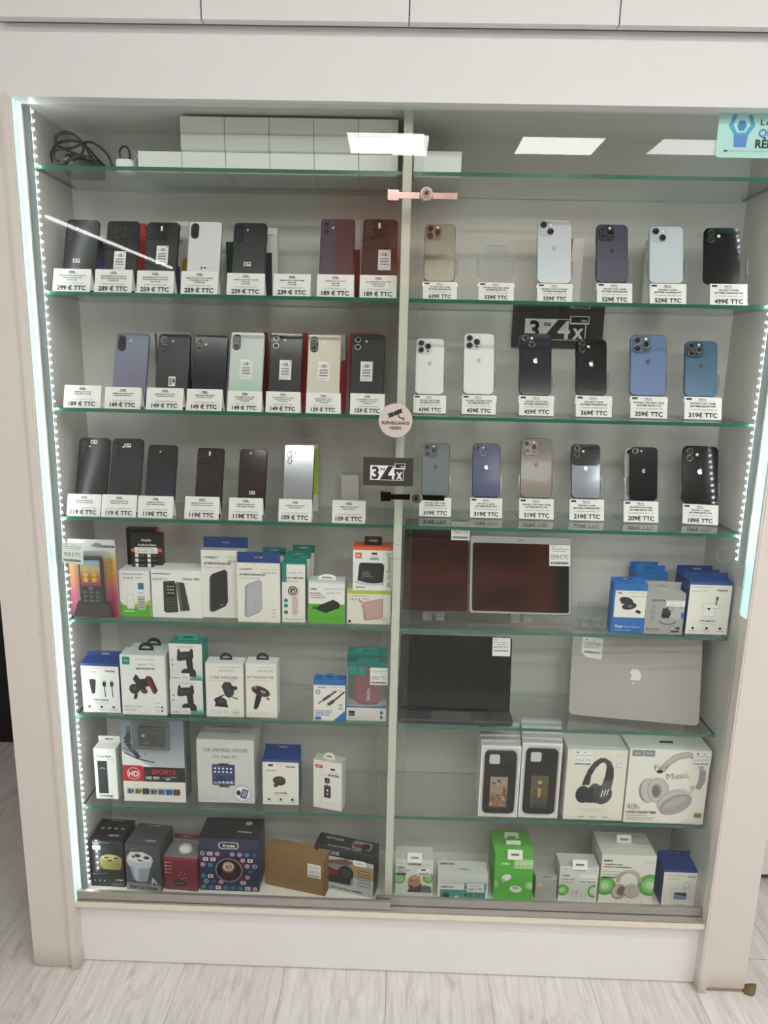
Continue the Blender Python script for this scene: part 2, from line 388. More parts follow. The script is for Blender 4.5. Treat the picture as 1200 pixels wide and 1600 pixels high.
# ---------------------------------------------------------------- the display cabinet
ZS = [1.926, 1.675, 1.427, 1.179, .931, .685, .436]; ZB = .19; ZT = 2.045; D = .196
POST = scuffed('scuffed_white_paint', '#dcd6d0', '#8a6f5c', .07)
FASC = mt('#dfe1e1', .5, scale=5, var=.025)
cab = thing('display_cabinet', 'large white wall cabinet with lit glass shelves behind sliding glass doors', 'cabinet', (0, 0, FLOOR))
zo = -FLOOR
def cp(n, f, label=None): return part(n, cab, f, label, loc=(0, 0, zo))
LED_TINT = mt('#c9f5ea', .45, var=.01)  # white board edge, the LEDs' mint light put into its colour
for s in (-1, 1):
    def side(q, s=s):
        a, c = sorted((s*.785, s*.80)); q.box(a, c, -.022, D+.01, ZB-.02, ZT+.02, BOARD)
    cp('side_panel', side)
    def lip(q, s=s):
        a, c = sorted((s*.7836, s*.80)); q.box(a, c, -.054, -.022, ZB-.005, ZT-.004, LED_TINT)
    cp('front_edge', lip, 'front edge with mint LED light put into its colour')
cp('back_panel', lambda q: q.box(-.80, .80, D, D+.012, ZB-.02, ZT+.02, BOARD))
cp('top_panel', lambda q: q.box(-.785, .785, -.054, D, ZT, ZT+.018, BOARD))
cp('bottom_panel', lambda q: q.box(-.785, .785, -.055, D, ZB-.001, ZB, mt('#e8e4dc', .5)))
cp('sill', lambda q: q.box(-.782, .782, -.056, -.02, ZB+.001, ZB+.0145, mt('#e6dfd2', .5)))
cp('partition', lambda q: q.box(-.0093, .0093, -.001, D, ZB, ZT, mt('#dedbd0', .5)))
def track(q):
    q.box(-.78, .78, -.0535, -.0515, ZB+.0145, ZB+.018, ALU); q.box(-.78, .78, -.0385, -.0365, ZB+.0145, ZB+.018, ALU); q.box(-.78, .78, -.0535, -.022, ZB+.0145, ZB+.0155, ALU)
cp('track', track)
cp('track', lambda q: q.box(-.78, .78, -.0535, -.022, ZT-.006, ZT, ALU))
for s in (-1, 1):
    def post(q, s=s):
        a, c = sorted((s*.803, s*.90)); q.box(a, c, -.056, .02, .012 if s < 0 else .022, 2.062, POST)
        if s > 0: q.box(a, c-.003, -.054, .02, FLOOR, .022, mt('#9a8a7c', .7, var=.2))
        else: q.box(a+.004, c, -.045, .02, FLOOR, .012, mt('#4a3d33', .7))
    p = cp('post', post)
    def tr(q, s=s):
        a, c = sorted((s*.783, s*.803)); q.box(a, c, -.062, -.02, FLOOR, 2.05, POST); a, c = sorted((s*.787, s*.799)); q.box(a, c, -.0635, -.062, FLOOR+.002, 2.045, POST)
    part('trim', p, tr)
def fascia(q):
    q.box(-1.05, 1.15, -.055, .15, 2.062, 2.168, FASC)
    q.box(-1.05, 1.15, -.052, -.04, 2.168, 2.1715, mt('#b3a7a8', .6)); q.box(-1.05, 1.15, -.056, -.04, 2.1715, 2.19, mt('#dfd7d8', .5))
p = cp('fascia', fascia)
part('trim', p, lambda q: (q.box(-.803, .803, -.0625, -.02, 2.037, 2.060, FASC), q.box(-1.05, 1.15, -.0575, -.02, 2.060, 2.0625, FASC)))
cp('plinth', lambda q: q.box(-.783, .783, -.032, -.012, FLOOR+.003, .176, mt('#ebebea', .45, scale=6, var=.02)))
cp('carcass', lambda q: (q.box(-.9, .9, D+.012, D+.03, FLOOR, 2.16, BOARD), q.box(-.9, .9, .0, D, 2.066, 2.16, BOARD)))
# overhead units
xs = [-.788, -.396, -.004, .387, .779]
wh = ['over the left end of the glass cabinet, beside the photo edge', 'left of the centre seam above the glass cabinet', 'right of the centre seam above the glass cabinet', 'over the right end of the glass cabinet']
for i in range(4):
    t = thing('overhead_cabinet', 'white overhead cupboard '+wh[i], 'cupboard', ((xs[i]+xs[i+1])/2, -.06, 2.1685), group='white cupboards above the display')
    hw = (xs[1]-xs[0])/2
    part('body', t, lambda q: q.box(-hw, hw, .002, .26, .022, .45, BOARD))
    part('door', t, lambda q: q.box(-hw+.0016, hw-.0016, -.022, -.002, -.001, .45, FASC))
# unit standing back to the right
t = thing('side_cabinet', 'white cupboard standing back on the floor beyond the right post', 'cupboard', (1.3, .335, FLOOR))
part('body', t, lambda q: q.box(-.33, .4, .02, .5, .03, 2.0, BOARD)); part('door', t, lambda q: q.box(-.33, .4, .0, .019, .035, .33, FASC)); part('door', t, lambda q: q.box(-.33, .4, .0, .019, .334, 2.0, FASC))
part('toe_kick', t, lambda q: q.box(-.33, .4, .03, .4, 0, .03, mt('#5e554e', .7)))
b = MB(); wc = mt('#7d6a4c', .9, var=.3, scale=200)
b.loops([[(x*s+.004*k, y*s-.003*k, z) for x, y in ((-.011,-.012),(.006,-.017),(.016,-.004),(.012,.014),(-.006,.016),(-.014,.002))] for k, (s, z) in enumerate(((1,0),(.9,.009),(.55,.02),(.25,.028)))][::-1], wc)
tag(b.build('wood_chip', loc=(.912, -.05, FLOOR)), 'brown splinter of broken wood at the foot of the right post', 'wood chip')

# LED strips on the side walls
def led_mesh():
    b = MB(); b.box(-.0014, .0014, -.0014, .0014, -.0018, .0018, mt('#fdfdff', .4, emit=LED_STRENGTH, var=0)); return b
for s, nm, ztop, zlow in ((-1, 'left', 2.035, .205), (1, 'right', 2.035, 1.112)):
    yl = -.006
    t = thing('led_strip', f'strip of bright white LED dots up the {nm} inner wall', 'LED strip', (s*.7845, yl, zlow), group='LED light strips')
    n = int((ztop-zlow)/.0167); L = ztop-zlow
    part('tape', t, lambda q: q.box(min(0,-s*.0145), max(0,-s*.0145), -.0022, .0022, 0, L, mt('#8d9294', .5)))
    zg = 0 if s < 0 else -.10
    part('added_edge_glow', t, lambda q: q.box(min(-s*.003, -s*.001), max(-s*.003, -s*.001), -.0485, -.0165, zg-.012, L+.004, mt('#c4f5e8', .5, emit=.55, var=0)), 'added mint glow standing for LED light on the cabinet edge')  # added glowing strip imitates LED light falling on the cabinet edge
    first = None
    for i in range(min(n, 100)):
        loc = (-s*.0175, (.0012 if i % 2 else -.0012), L-.008-i*.0167)
        if first is None: first = led_mesh().build('led', t, loc=loc)
        else: o = first.copy(); C.objects.link(o); o.location = loc
    if n > 100:
        b = MB()
        for i in range(100, n): b.box(-s*.0175-.0014, -s*.0175+.0014, -.0014, .0014, L-.008-i*.0167-.0018, L-.008-i*.0167+.0018, mt('#fdfdff', .4, emit=LED_STRENGTH, var=0))
        tag(b.build('led', t), kind='stuff')

# glass shelves
tier = ['topmost', 'second', 'third', 'fourth', 'fifth', 'sixth', 'lowest']
for k, z in enumerate(ZS):
    for s in (-1, 1):
        b = MB(); x0, x1 = (-.774, -.0105) if s < 0 else (.0105, .774)
        b.box(x0, x1, 0, .193, z-.006, z+.002, EDGEG, front=EDGEG, top=SHELFG)
        b2 = MB(); b2.box(x0, x1, 0, .193, z-.006, z+.002, SHELFG, front=EDGEG, side=EDGEG, back=mt('#b4c6bf', .2), top=SHELFG)
        o = b2.build('glass_shelf')
        tag(o, f'{tier[k]} clear glass shelf with green edge, {"left" if s < 0 else "right"} of the centre partition', 'shelf', 'glass shelves')
# shelf pegs
PEG = mt('#9a9a98', .3, .8)
# sliding doors
def door(nm, x0, x1, y, rail0, rail1, label, cut):
    t = thing('sliding_glass_door', label, 'glass door', ((x0+x1)/2, y, ZB+.018), group='sliding glass doors'); h = (x1-x0)/2
    E2 = mt('#d5e6de', .2)
    b = MB(); b.box(-h, h, -.0018, .0018, .002, ZT-ZB-.022, PANE, side=E2); b.build('pane', t)
    b = MB()
    b.box(-h, rail1-(x0+x1)/2, -.0045, .0045, 0, .023, ALU); b.build('bottom_rail', t)
    b = MB(); c = cut[0]-(x0+x1)/2, cut[1]-ZB-.018
    b.ring(shift(circ(.0185, 40), *c), shift(circ(.0176, 40), *c), -.0022, -.0019, mt('#75827c', .3)); b.build('finger_hole', t)
    return t
door('l', -.780, .0315, -.0455, 0, .006, 'left sliding glass door with aluminium bottom rail, carrying the surveillance sticker', (-.006, 1.131))
door('r', -.032, .780, -.0295, 0, .780, 'right sliding glass door set behind the left one, carrying the blue spanner sticker', (.729, 1.138))

# door locks
def lock(px, py, label, dark):
    P = at(px, py, -.05); m1 = mt('#c3b6b2', .2, 1) if not dark else mt('#3a322d', .2, 1)
    t = thing('showcase_lock', label, 'lock', P, group='ratchet door locks')
    def bar(q):
        q.box(-.062, .062, -.0015, .0, -.006, .006, m1)
        for i in range(9): q.box(.018+i*.0045, .020+i*.0045, -.0024, -.0015, -.006, .002, m1)
    part('ratchet_bar', t, bar)
    part('hook', t, lambda q: (q.box(-.077, -.055, -.002, .004, -.010, .010, m1), q.box(-.077, -.073, -.006, .018, -.010, .010, m1)))
    cy = part('cylinder', t, lambda q: (q.disc(.0, .001, .0135, -.018, -.0, CHROME, 28, b=.002), q.disc(0, .001, .0095, -.0195, -.018, mt('#8c8480', .25, 1), 24)))
    part('keyhole', cy, lambda q: (q.disc(0, .001, .0042, -.0202, -.0195, mt('#4b4542', .3, 1), 16), q.box(-.0008, .0008, -.0206, -.0202, -.0035, .0055, BLACK)))
lock(666, 306, 'upper chrome ratchet lock joining the glass doors, above the rear of the phones', False)
lock(650, 777, 'lower dark ratchet lock joining the glass doors, under the payment sticker', True)

# stickers on the glass
P = at(618, 657, -.0476); b = MB(); rr = .0362
b.disc(0, 0, rr, -.0002, .0, mt('#cbc0b8', .6, scale=400, var=.08), 40, b=.0001)
a = Art(b, .072, .072, y=-.0003, z0=-.036)
a.poly([(.44,.76),(.66,.86),(.70,.74),(.46,.63)], INK); a.poly([(.25,.69),(.43,.755),(.455,.625),(.27,.56),(.31,.62)], INK); a.line([(.58,.68),(.60,.60),(.74,.55)], .035, INK); a.line([(.74,.61),(.74,.50)], .03, INK)
a.text('SURVEILLANCE', .5, .385, .085, INK, 'c', True, .84); a.text('VIDEO', .5, .235, .085, INK, 'c', True)
tag(b.build('surveillance_sticker', loc=P), 'round beige camera surveillance sticker at the meeting edge of the doors', 'sticker')
def pay_sign(b, W, H, y=0):
    b.box(-W/2, W/2, y-.0002 if W < .12 else y-.001, y, 0, H, mt('#3a3634', .5))
    a = Art(b, W, H, y=y-.0012)
    Wt = mt('#ecebe9', .6)
    a.rect(.14, .2, .81, .72, Wt); a.poly([(.33,.215),(.50,.705),(.80,.705),(.80,.215)], mt('#2c2a29', .5)); 
    a.text('3', .245, .25, .42, mt('#2c2a29', .5), 'c', True); a.text('ou', .385, .55, .12, mt('#2c2a29', .5), 'c', True, .09); a.text('4', .57, .25, .42, Wt, 'c', True, .14); a.text('x', .725, .25, .36, Wt, 'c', True, .12)
    a.rect(.63, .6, .84, .8, Wt); a.rect(.64, .64, .83, .785, INK); a.text('alma', .785, .67, .05, Wt, 'c', True)
P = at(606, 759, -.0476); b = MB(); pay_sign(b, .1085, .062)
tag(b.build('payment_sticker', loc=P, rot=(0, 0, 0)), 'small black 3 or 4 instalment sticker on the glass above the lower lock', 'sticker')
P = at(869, 544, .192); b = MB(); pay_sign(b, .218, .094)
tag(b.build('payment_sign', loc=P), 'large black 3 or 4 instalment sign on the back wall behind the navy phone', 'sign')
P = at(1117, 246, -.0312); b = MB(); b.mi(PAPER)
W, H = .20, .088
def lp(i, y): return [(W/2+x, y, H/2+z) for x, z in rrect(W-i, H-i, .008)]
b.loops([lp(0, -.0003), lp(0, 0)], mt('#a9dcd3', .5, var=.02))
a = Art(b, W, H, y=-.0004, x0=0)
bl = mt('#3f7fc0', .5); tl = mt('#45a0c8', .5)
a.poly([(.17,.22),(.29,.22),(.30,.47),(.16,.47)], mt('#4f86c9', .5)); a.poly([(.16,.47),(.30,.47),(.36,.66),(.32,.90),(.285,.88),(.315,.68),(.27,.52),(.19,.52),(.145,.68),(.175,.88),(.14,.90),(.10,.66)], tl)
a.poly([(.185,.66),(.205,.56),(.255,.56),(.275,.66),(.255,.77),(.205,.77)], bl)
a.text('L A B E L', .41, .68, .12, INK, 'l', True); a.text('QUALI', .40, .44, .16, bl, 'l', True); a.text('RÉPAR', .38, .21, .17, INK, 'l', True)
a.rect(.075,.125,.115,.155, mt('#22306a', .5)); a.line([(.13,.14),(.9,.14)], .008, LIGHTINK)
tag(b.build('label_sticker', loc=P), 'pale mint sticker with blue spanner hand logo at the top right glass', 'sticker')

# ---------------------------------------------------------------- helpers for the goods
def top_of(row): return ZB if row == 8 else ZS[row-1]+.002
def size_px(px, P): return px*(Vector(P)-CAM).dot(AF)/F
def solve(fn, lo, hi, target):        # fn falls in y as the value grows
    for _ in range(40):
        m = (lo+hi)/2
        if fn(m) > target: lo = m
        else: hi = m
    return m
_bg = bpy.data.materials
LENS = mt('#0c0d10', .08, 0, .6, var=0); RINGM = mt('#77777a', .25, 1)
def lens(par, x, z, r, ring=RINGM, glassm=LENS, y=0, d=.0022):
    o = part('lens', par, lambda q: (q.disc(x, z, r, y-d, y, ring, 20), q.disc(x, z, r*.82, y-d-.0003, y-d, glassm, 20, b=.0002), q.disc(x-r*.2, z+r*.2, r*.28, y-d-.0004, y-d-.0003, mt('#2a3542', .1, 0, .6, var=0), 12, b=.0001)))
    return o
FLASH = mt('#f3ead2', .3)
def sticker_ce(par, x, z, w, h, y=-.0003):
    def f(q):
        q.box(x-w/2, x+w/2, y-.0002, y, z, z+h, PAPER); a = Art(q, w, h, y-.0003, x0=x-w/2, z0=z)
        a.text('CE', .5, .70, .14, INK, 'c', True); a.text('X', .16, .72, .09, GREYINK); a.text('E', .82, .72, .09, GREYINK); a.ell(.9,.92,.05,.05,INK,10)
        for v in (.52,.38,.24): a.bars(.16,v,.84,v+.075,INK,14)
        a.line([(.1,.13),(.8,.13)], .02, GREYINK); a.line([(.1,.06),(.6,.06)], .02, GREYINK)
    part('sticker', par, f, 'small white regulatory sticker with barcodes')
def sticker_small(par, x, z, w, h, y=-.0003):
    def f(q):
        q.box(x-w/2, x+w/2, y-.0002, y, z, z+h, PAPER); a = Art(q, w, h, y-.0003, x0=x-w/2, z0=z)
        a.rect(.1,.12,.5,.85,GREYINK); a.rect(.62,.35,.9,.8,INK)
    part('sticker', par, f, 'tiny white sticker')
def phone_body(t, W, L, back, frame, T=.0080, r=.17, logo=None, logo_h=.5, extra=None):
    def f(q):
        q.rslab(W, L, W*r, 0, T, frame, back, BLACK, b=.0012, n=7)
        a = Art(q, W, L, y=-.00005)
        if logo: fruit(a, .5, logo_h, .15, logo)
        if extra: extra(a)
        # side buttons
        q.box(W/2-.0005, W/2+.0006, T*.3, T*.7, L*.72, L*.82, frame); q.box(-W/2-.0006, -W/2+.0005, T*.3, T*.7, L*.70, L*.78, frame)
    return part('body', t, f)
def cams(t, W, L, kind, bump, lensm=LENS, ringm=RINGM):
    m = {'par': None}
    def mod(x0, x1, z0, z1, r, d=.0014, mat=bump):
        w, h = (x1-x0)*W, (z1-z0)*W
        o = part('camera_module', t, lambda q: q.rslab(w, h, r*W, -d, .0002, mat, b=.0004, cx=(x0+x1)/2*W-W/2, z0=L-z1*W, n=6)); m['d'] = d; return o
    X = lambda u: u*W-W/2
    Z = lambda v: L-v*W
    if kind == 'tri':
        o = mod(.055, .56, .055, .56, .14)
        for u, v in ((.185,.185),(.185,.425),(.42,.305)): lens(o, X(u), Z(v), .105*W, ringm, lensm, -.0014)
        part('flash', o, lambda q: (q.disc(X(.42), Z(.14), .04*W, -.002, -.0014, FLASH, 12), q.disc(X(.42), Z(.465), .035*W, -.002, -.0014, BLACK, 12)))
    elif kind == 'dual_d':
        o = mod(.055, .50, .055, .50, .13)
        for u, v in ((.175,.175),(.375,.375)): lens(o, X(u), Z(v), .10*W, ringm, lensm, -.0014)
        part('flash', o, lambda q: q.disc(X(.38), Z(.17), .04*W, -.002, -.0014, FLASH, 12))
    elif kind == 'dual_v':
        o = mod(.06, .5, .06, .5, .13)
        for v in (.17,.38): lens(o, X(.185), Z(v), .095*W, ringm, lensm, -.0014)
        part('flash', o, lambda q: q.disc(X(.40), Z(.27), .045*W, -.002, -.0014, FLASH, 12))
    elif kind == 'se':
        o = mod(.06, .30, .06, .24, .09, .0008)
        lens(o, X(.16), Z(.15), .075*W, ringm, lensm, -.0008)
        part('flash', t, lambda q: q.disc(X(.40), Z(.15), .035*W, -.0006, 0, FLASH, 12))
    elif kind == 'pill':                         # upright pill with two lenses
        o = mod(.07, .31, .07, .56, .12, .0016)
        for v in (.20,.43): lens(o, X(.19), Z(v), .092*W, ringm, lensm, -.0016)
        part('flash', t, lambda q: q.disc(X(.45), Z(.23), .03*W, -.0006, 0, FLASH, 12))
    elif kind == 'pill3':
        o = mod(.07, .30, .06, .62, .115, .0014)
        for v in (.17,.34,.51): lens(o, X(.185), Z(v), .075*W, ringm, lensm, -.0014)
        part('flash', t, lambda q: q.disc(X(.42), Z(.24), .03*W, -.0006, 0, FLASH, 12))
    elif kind in ('v2', 'v3'):
        for v in ((.19,.41) if kind == 'v2' else (.18,.37,.56)): lens(t, X(.18), Z(v), .085*W, ringm, lensm, 0)
        part('flash', t, lambda q: q.disc(X(.36), Z(.28), .03*W, -.0006, 0, FLASH, 12))
    elif kind == 'round4':
        o = part('camera_module', t, lambda q: q.disc(0, Z(.36), .31*W, -.0018, .0002, bump, 32, b=.0008))
        for u, v in ((-.115,.245),(.115,.245),(-.115,.475),(.115,.475)): lens(o, u*W, Z(v), .10*W, ringm, lensm, -.0018)
    elif kind == 'sq4':
        o = mod(.05, .64, .06, .60, .10, .0014)
        for u, v in ((.19,.20),(.19,.44)): lens(o, X(u), Z(v), .105*W, ringm, lensm, -.0014)
        part('flash', o, lambda q: (q.box(X(.44), X(.50), -.002, -.0014, Z(.30), Z(.14), FLASH), q.disc(X(.47), Z(.44), .05*W, -.002, -.0014, LENS, 14)))
def place_phone(xl, xr, ytop, Y, zb, lean):
    """width, length and middle of a phone leaning back from (Y, zb) whose top edge shows at ytop"""
    xm = (xl+xr)/2
    def g(L):
        Yt, zt = Y+L*math.sin(R(lean)), zb+L*math.cos(R(lean)); P = at(xm, ytop, Yt); return proj((P.x, Yt, zt))[1]
    L = solve(g, .05, .35, ytop); Yt = Y+L*math.sin(R(lean)); P = at(xm, ytop, Yt)
    return size_px(xr-xl, P), L, P.x
def price_face(q, W, H, lines, price, style, y=-.0004, M=None):
    a = Art(q, W, H, y=y, M=M)
    if style == 'L':
        a.text('PIXEL', .5, .83, .075, INK, 'c', True); a.line([(.40,.805),(.60,.805)], .008, INK)
        for t, v in zip(lines[:3], (.68,.585,.49)): a.text(t, .5, v, .052, INK, 'c', True, maxw=.86)
        a.text(lines[3], .5, .345, .06, GREYINK, 'c', maxw=.78); a.text(price, .5, .085, .185, INK, 'c', True, maxw=.82)
    else:
        a.rect(.04,.86,.19,.95,INK); a.text('PIX IG', .48, .85, .075, INK, 'c', True); a.line([(.37,.81),(.60,.81)], .008, INK)
        for t, v in zip(lines[:2], (.67,.545)): a.text(t, .5, v, .075, INK, 'c', True, maxw=.86)
        a.text(lines[2], .5, .40, .068, GREYINK, 'c', maxw=.84); a.text(price, .5, .085, .20, INK, 'c', True, maxw=.80)
CARDW = []
def tent_card(x0, x1, ytop, row, Y, lines, price, label, group, yaw=0, tilt=17, ybot=None):
    zb = top_of(row); xm = (x0+x1)/2; Lz = solve(lambda h: proj((at(xm, ytop, Y+h*math.sin(R(tilt))).x, Y+h*math.sin(R(tilt)), zb+h*math.cos(R(tilt))))[1], .01, .12, ytop)
    P = at(xm, ytop+14, Y+.006); W = size_px(x1-x0, P); H = Lz
    M = Matrix.Rotation(R(-tilt), 4, 'X')
    b = MB(); b.box(-W/2, W/2, 0, .0005, 0, H, CARD, M=M)
    yb = H*math.sin(R(tilt)); zt = H*math.cos(R(tilt))
    b.add([(-W/2,yb,zt),(W/2,yb,zt),(W/2,yb*2,0),(-W/2,yb*2,0),(-W/2,yb+.0005,zt),(W/2,yb+.0005,zt),(W/2,yb*2+.0005,0),(-W/2,yb*2+.0005,0)], [(0,1,2,3),(7,6,5,4),(0,4,5,1),(0,3,7,4),(1,5,6,2)], CARD)
    price_face(b, W, H, lines, price, 'L', M=M)
    tag(b.build('price_card', loc=(P.x, Y, zb), rot=(0, 0, R(yaw))), label, 'price card', group)
def acrylic_stand(x0, x1, row, Y, hs, label, price, lines, cardlabel, group, yaw=0, pw=.075, empty=False, ycard=None):
    """folded clear stand: card slope in front, ledge, back plate with two arms; the price card is slid in front"""
    zb = top_of(row); xm = (x0+x1)/2; P = at(xm, ycard, Y); W = size_px(x1-x0, P); tilt = 16
    sl = hs/math.cos(R(tilt)); yt = hs*math.tan(R(tilt)); th = .0016
    t = thing('phone_stand', label, 'phone stand', (P.x, Y, zb), (0, 0, R(yaw)), group[0])
    M = Matrix.Rotation(R(-tilt), 4, 'X'); lean = 17
    part('card_slope', t, lambda q: q.box(-W/2-.0015, W/2+.0015, 0.0008, .0008+th, .001, sl, ACRYL, M=M, side=ACEDGE, top=ACEDGE))
    part('ledge', t, lambda q: q.box(-W/2-.0015, W/2+.0015, yt-.001, yt+.017, hs-.002, hs, ACRYL, front=ACEDGE, side=ACEDGE))
    part('foot', t, lambda q: q.box(-W/2, W/2, 0.002, .075, 0, .0014, ACRYL, front=ACEDGE, side=ACEDGE))
    Mb = Matrix.Translation((0, yt+.0165, hs-.001)) @ Matrix.Rotation(R(-lean), 4, 'X')
    a = pw/2+.0025
    pts = [(-.022,0),(.022,0),(.022,.006),(a,.018),(a,.052),(.030,.052),(.022,.058),(.022,.088),(-.022,.088),(-.022,.058),(-.030,.052),(-a,.052),(-a,.018),(-.022,.006)]
    bp = part('back_plate', t, lambda q: q.prism(pts, 0, th, ACEDGE, ACRYL, ACRYL, M=Mb))
    part('arm', bp, lambda q: q.box(a-.0006, a+.0012, -.011, th, .018, .052, ACRYL, M=Mb, front=ACEDGE, side=ACRYL))
    part('arm', bp, lambda q: q.box(-a-.0012, -a+.0006, -.011, th, .018, .052, ACRYL, M=Mb, front=ACEDGE, side=ACRYL))
    Mc = Matrix.Rotation(R(-tilt), 4, 'X')
    b = MB(); b.box(-W/2, W/2, -.0002, .0006, 0, sl-.004, CARD, M=Mc); price_face(b, W, sl-.004, lines, price, 'R', y=-.0004, M=Mc)
    c = b.build('price_card', loc=(P.x, Y, zb+.003), rot=(0, 0, R(yaw))); tag(c, cardlabel, 'price card', group[1])
    return Vector((P.x, Y+yt, zb+hs)), yt

# ---------------------------------------------------------------- phones with tent cards (left half)
N2 = 'NEUVE GARANTIE 2 ANS'; OC = 'OCCASION GARANTIE 6 MOIS'
def lphone(row, xl, xr, ytop, short, kind, back, frame, bump, Y=.036, lean=19, sticker=None, small=None, yaw=0, lensm=LENS, ringm=RINGM, extra=None, r=.13, label=None):
    zb = top_of(row); W, L, X = place_phone(xl, xr, ytop, Y, zb, lean)
    t = thing('smartphone', label or short, 'phone', (X, Y, zb), (R(-lean), 0, R(yaw)), 'phones leaning on the left shelves')
    phone_body(t, W, L, back, frame, extra=extra, r=r)
    cams(t, W, L, kind, bump, lensm, ringm)
    if sticker: sticker_ce(t, sticker[0]*W-W/2, sticker[1]*L, .36*W, .25*L*1.0)
    if small: sticker_small(t, small[0]*W-W/2, small[1]*L, .21*W, small[2]*W if len(small) > 2 else .12*W)
    return t
BK = mt('#141517', .25); BKF = mt('#101113', .25, .3); DG = mt('#1c2323', .28); GRAPH = mt('#292c30', .3)
LILAC = grad('lilac_back', [(0, '#858099'), (.5, '#7b7a90'), (1, '#7a8699')], 2, 0, .16, .22, .2)
MINTB = grad('mint_back', [(0, '#86c9a8'), (.3, '#a9cdb9'), (.55, '#c6cfcb'), (1, '#cdd3d2')], 2, 0, .16, .3, .3)
IRID = grad('iridescent_back', [(0, '#0e1c1c'), (.35, '#191c3a'), (.6, '#1b1b26'), (1, '#111216')], 2, 0, .15, .1, .8)
BLUEBK = grad('deep_blue_back', [(0, '#151520'), (.6, '#161a24'), (1, '#1e2731')], 2, 0, .16, .14, .7)
NAVYP = grad('navy_purple_back', [(0, '#3a3f58'), (.35, '#3b3e54'), (.5, '#47303c'), (1, '#482a33')], 0, -.038, .038, .25, .1)
WINE = mt('#2e1517', .25); DBR = mt('#2c1c1c', .10, 0, .8); SILV = mt('#aeb2b8', .12, .85); BEIGE = mt('#bdb6a8', .25, .2, .3)
WHB = mt('#dfe0e4', .3, 0, .3); MINTF = mt('#b9cfc4', .3, .3); SILF = mt('#c2c2c4', .25, .7)
# second shelf
lphone(2, 104, 156, 343, 0, 'v3', BK, BKF, BK, small=(.40,.41), label='black phone with three faint lenses, first on the second shelf by the LED strip')
lphone(2, 168, 219, 345, 0, 'round4', BK, BKF, mt('#141518', .1, .3, .8), sticker=(.47,.33), label='black phone with a large round four-lens camera')
lphone(2, 230, 281, 347, 0, 'sq4', DG, BKF, mt('#1a2224', .12, .2, .7), sticker=(.53,.42), label='dark green-black phone with square camera block before a red carton')
lphone(2, 296, 348, 346, 0, 'pill', WHB, SILF, mt('#1a1a1c', .12, 0, .7), small=(.5,.34), label='white phone with a black upright camera pill', r=.10)
lphone(2, 366, 418, 348, 0, 'pill3', DG, BKF, mt('#10181a', .1, 0, .7), small=(.46,.41), label='dark green phone with upright three-lens pill on the second shelf')
lphone(2, 502, 555, 342, 0, 'v2', NAVYP, BKF, BK, label='navy to wine phone with two round lenses in a column', r=.10)
lphone(2, 568, 622, 342, 0, 'sq4', WINE, mt('#2a1416', .25, .3), mt('#2c1214', .1, 0, .6), sticker=(.64,.36), label='dark wine-red phone with sticker beside the centre partition')
# third shelf
lphone(3, 182, 234, 521, 0, 'pill', LILAC, mt('#6d7390', .25, .5), mt('#15161a', .1, 0, .7), label='shiny lilac-blue phone on the third shelf', r=.09)
lphone(3, 248, 299, 522, 0, 'pill', GRAPH, BKF, mt('#141517', .12, 0, .6), label='graphite phone with a square grey warning sticker', r=.12, small=(.50,.30,.30))
lphone(3, 304, 357, 524, 0, 'v2', BLUEBK, mt('#1c3040', .2, .5), BK, label='glossy blue-black phone with two stacked lenses on the third shelf', r=.11)
lphone(3, 361, 414, 519, 0, 'pill', MINTB, MINTF, mt('#232527', .12, 0, .7), sticker=(.50,.40), label='mint-white phone fading to green', r=.09)
lphone(3, 423, 474, 520, 0, 'pill', mt('#1f1e1f', .16, 0, .5), BKF, mt('#1a1a1b', .1, 0, .7), sticker=(.50,.40), label='black phone with silver-ringed pill camera between the mint and beige phones', r=.09, ringm=SILF)
lphone(3, 482, 534, 523, 0, 'pill', BEIGE, mt('#a59d90', .25, .4), mt('#2a2a2b', .1, 0, .7), sticker=(.50,.40), label='beige phone with dark pill camera before a red carton', r=.06)
lphone(3, 550, 602, 522, 0, 'pill', mt('#202123', .16, 0, .5), BKF, mt('#1a1a1b', .1, 0, .7), sticker=(.47,.40), label='black phone with pill camera last before the partition on the third shelf', r=.09, ringm=SILF)
# fourth shelf
lphone(4, 124, 173, 684, 0, 'v3', BK, BKF, BK, small=(.48,.92), label='plain black phone first on the fourth shelf, small sticker at its top')
lphone(4, 176, 225, 685, 0, 'v3', mt('#262b2d', .25, 0, .35), BKF, BK, small=(.50,.88), label='charcoal phone with three lenses in a column and a round smudge', extra=lambda a: a.ell(.55,.30,.26,.26,mt('#1d2123', .35)))
lphone(4, 232, 278, 695, 0, 'pill3', IRID, BKF, mt('#14151a', .1, 0, .7), label='iridescent blue-black phone with curved bright edge')
lphone(4, 309, 351, 700, 0, 'sq4', DBR, BKF, mt('#211617', .1, 0, .7), label='glossy brown-black phone mirroring a pale streak, fourth shelf', r=.10)
lphone(4, 375, 418, 702, 0, 'se', DBR, BKF, mt('#1c1213', .1, 0, .7), small=(.52,.34), label='glossy brown-black phone with a tiny sticker in the middle of its back')
lphone(4, 445, 492, 695, 0, 'v3', SILV, mt('#151516', .3), mt('#d7d9dc', .1, .8), label='mirror-silver phone in a black bumper with three ringed lenses', r=.07, lensm=mt('#c4c8cc', .1, .8), ringm=BLACK)

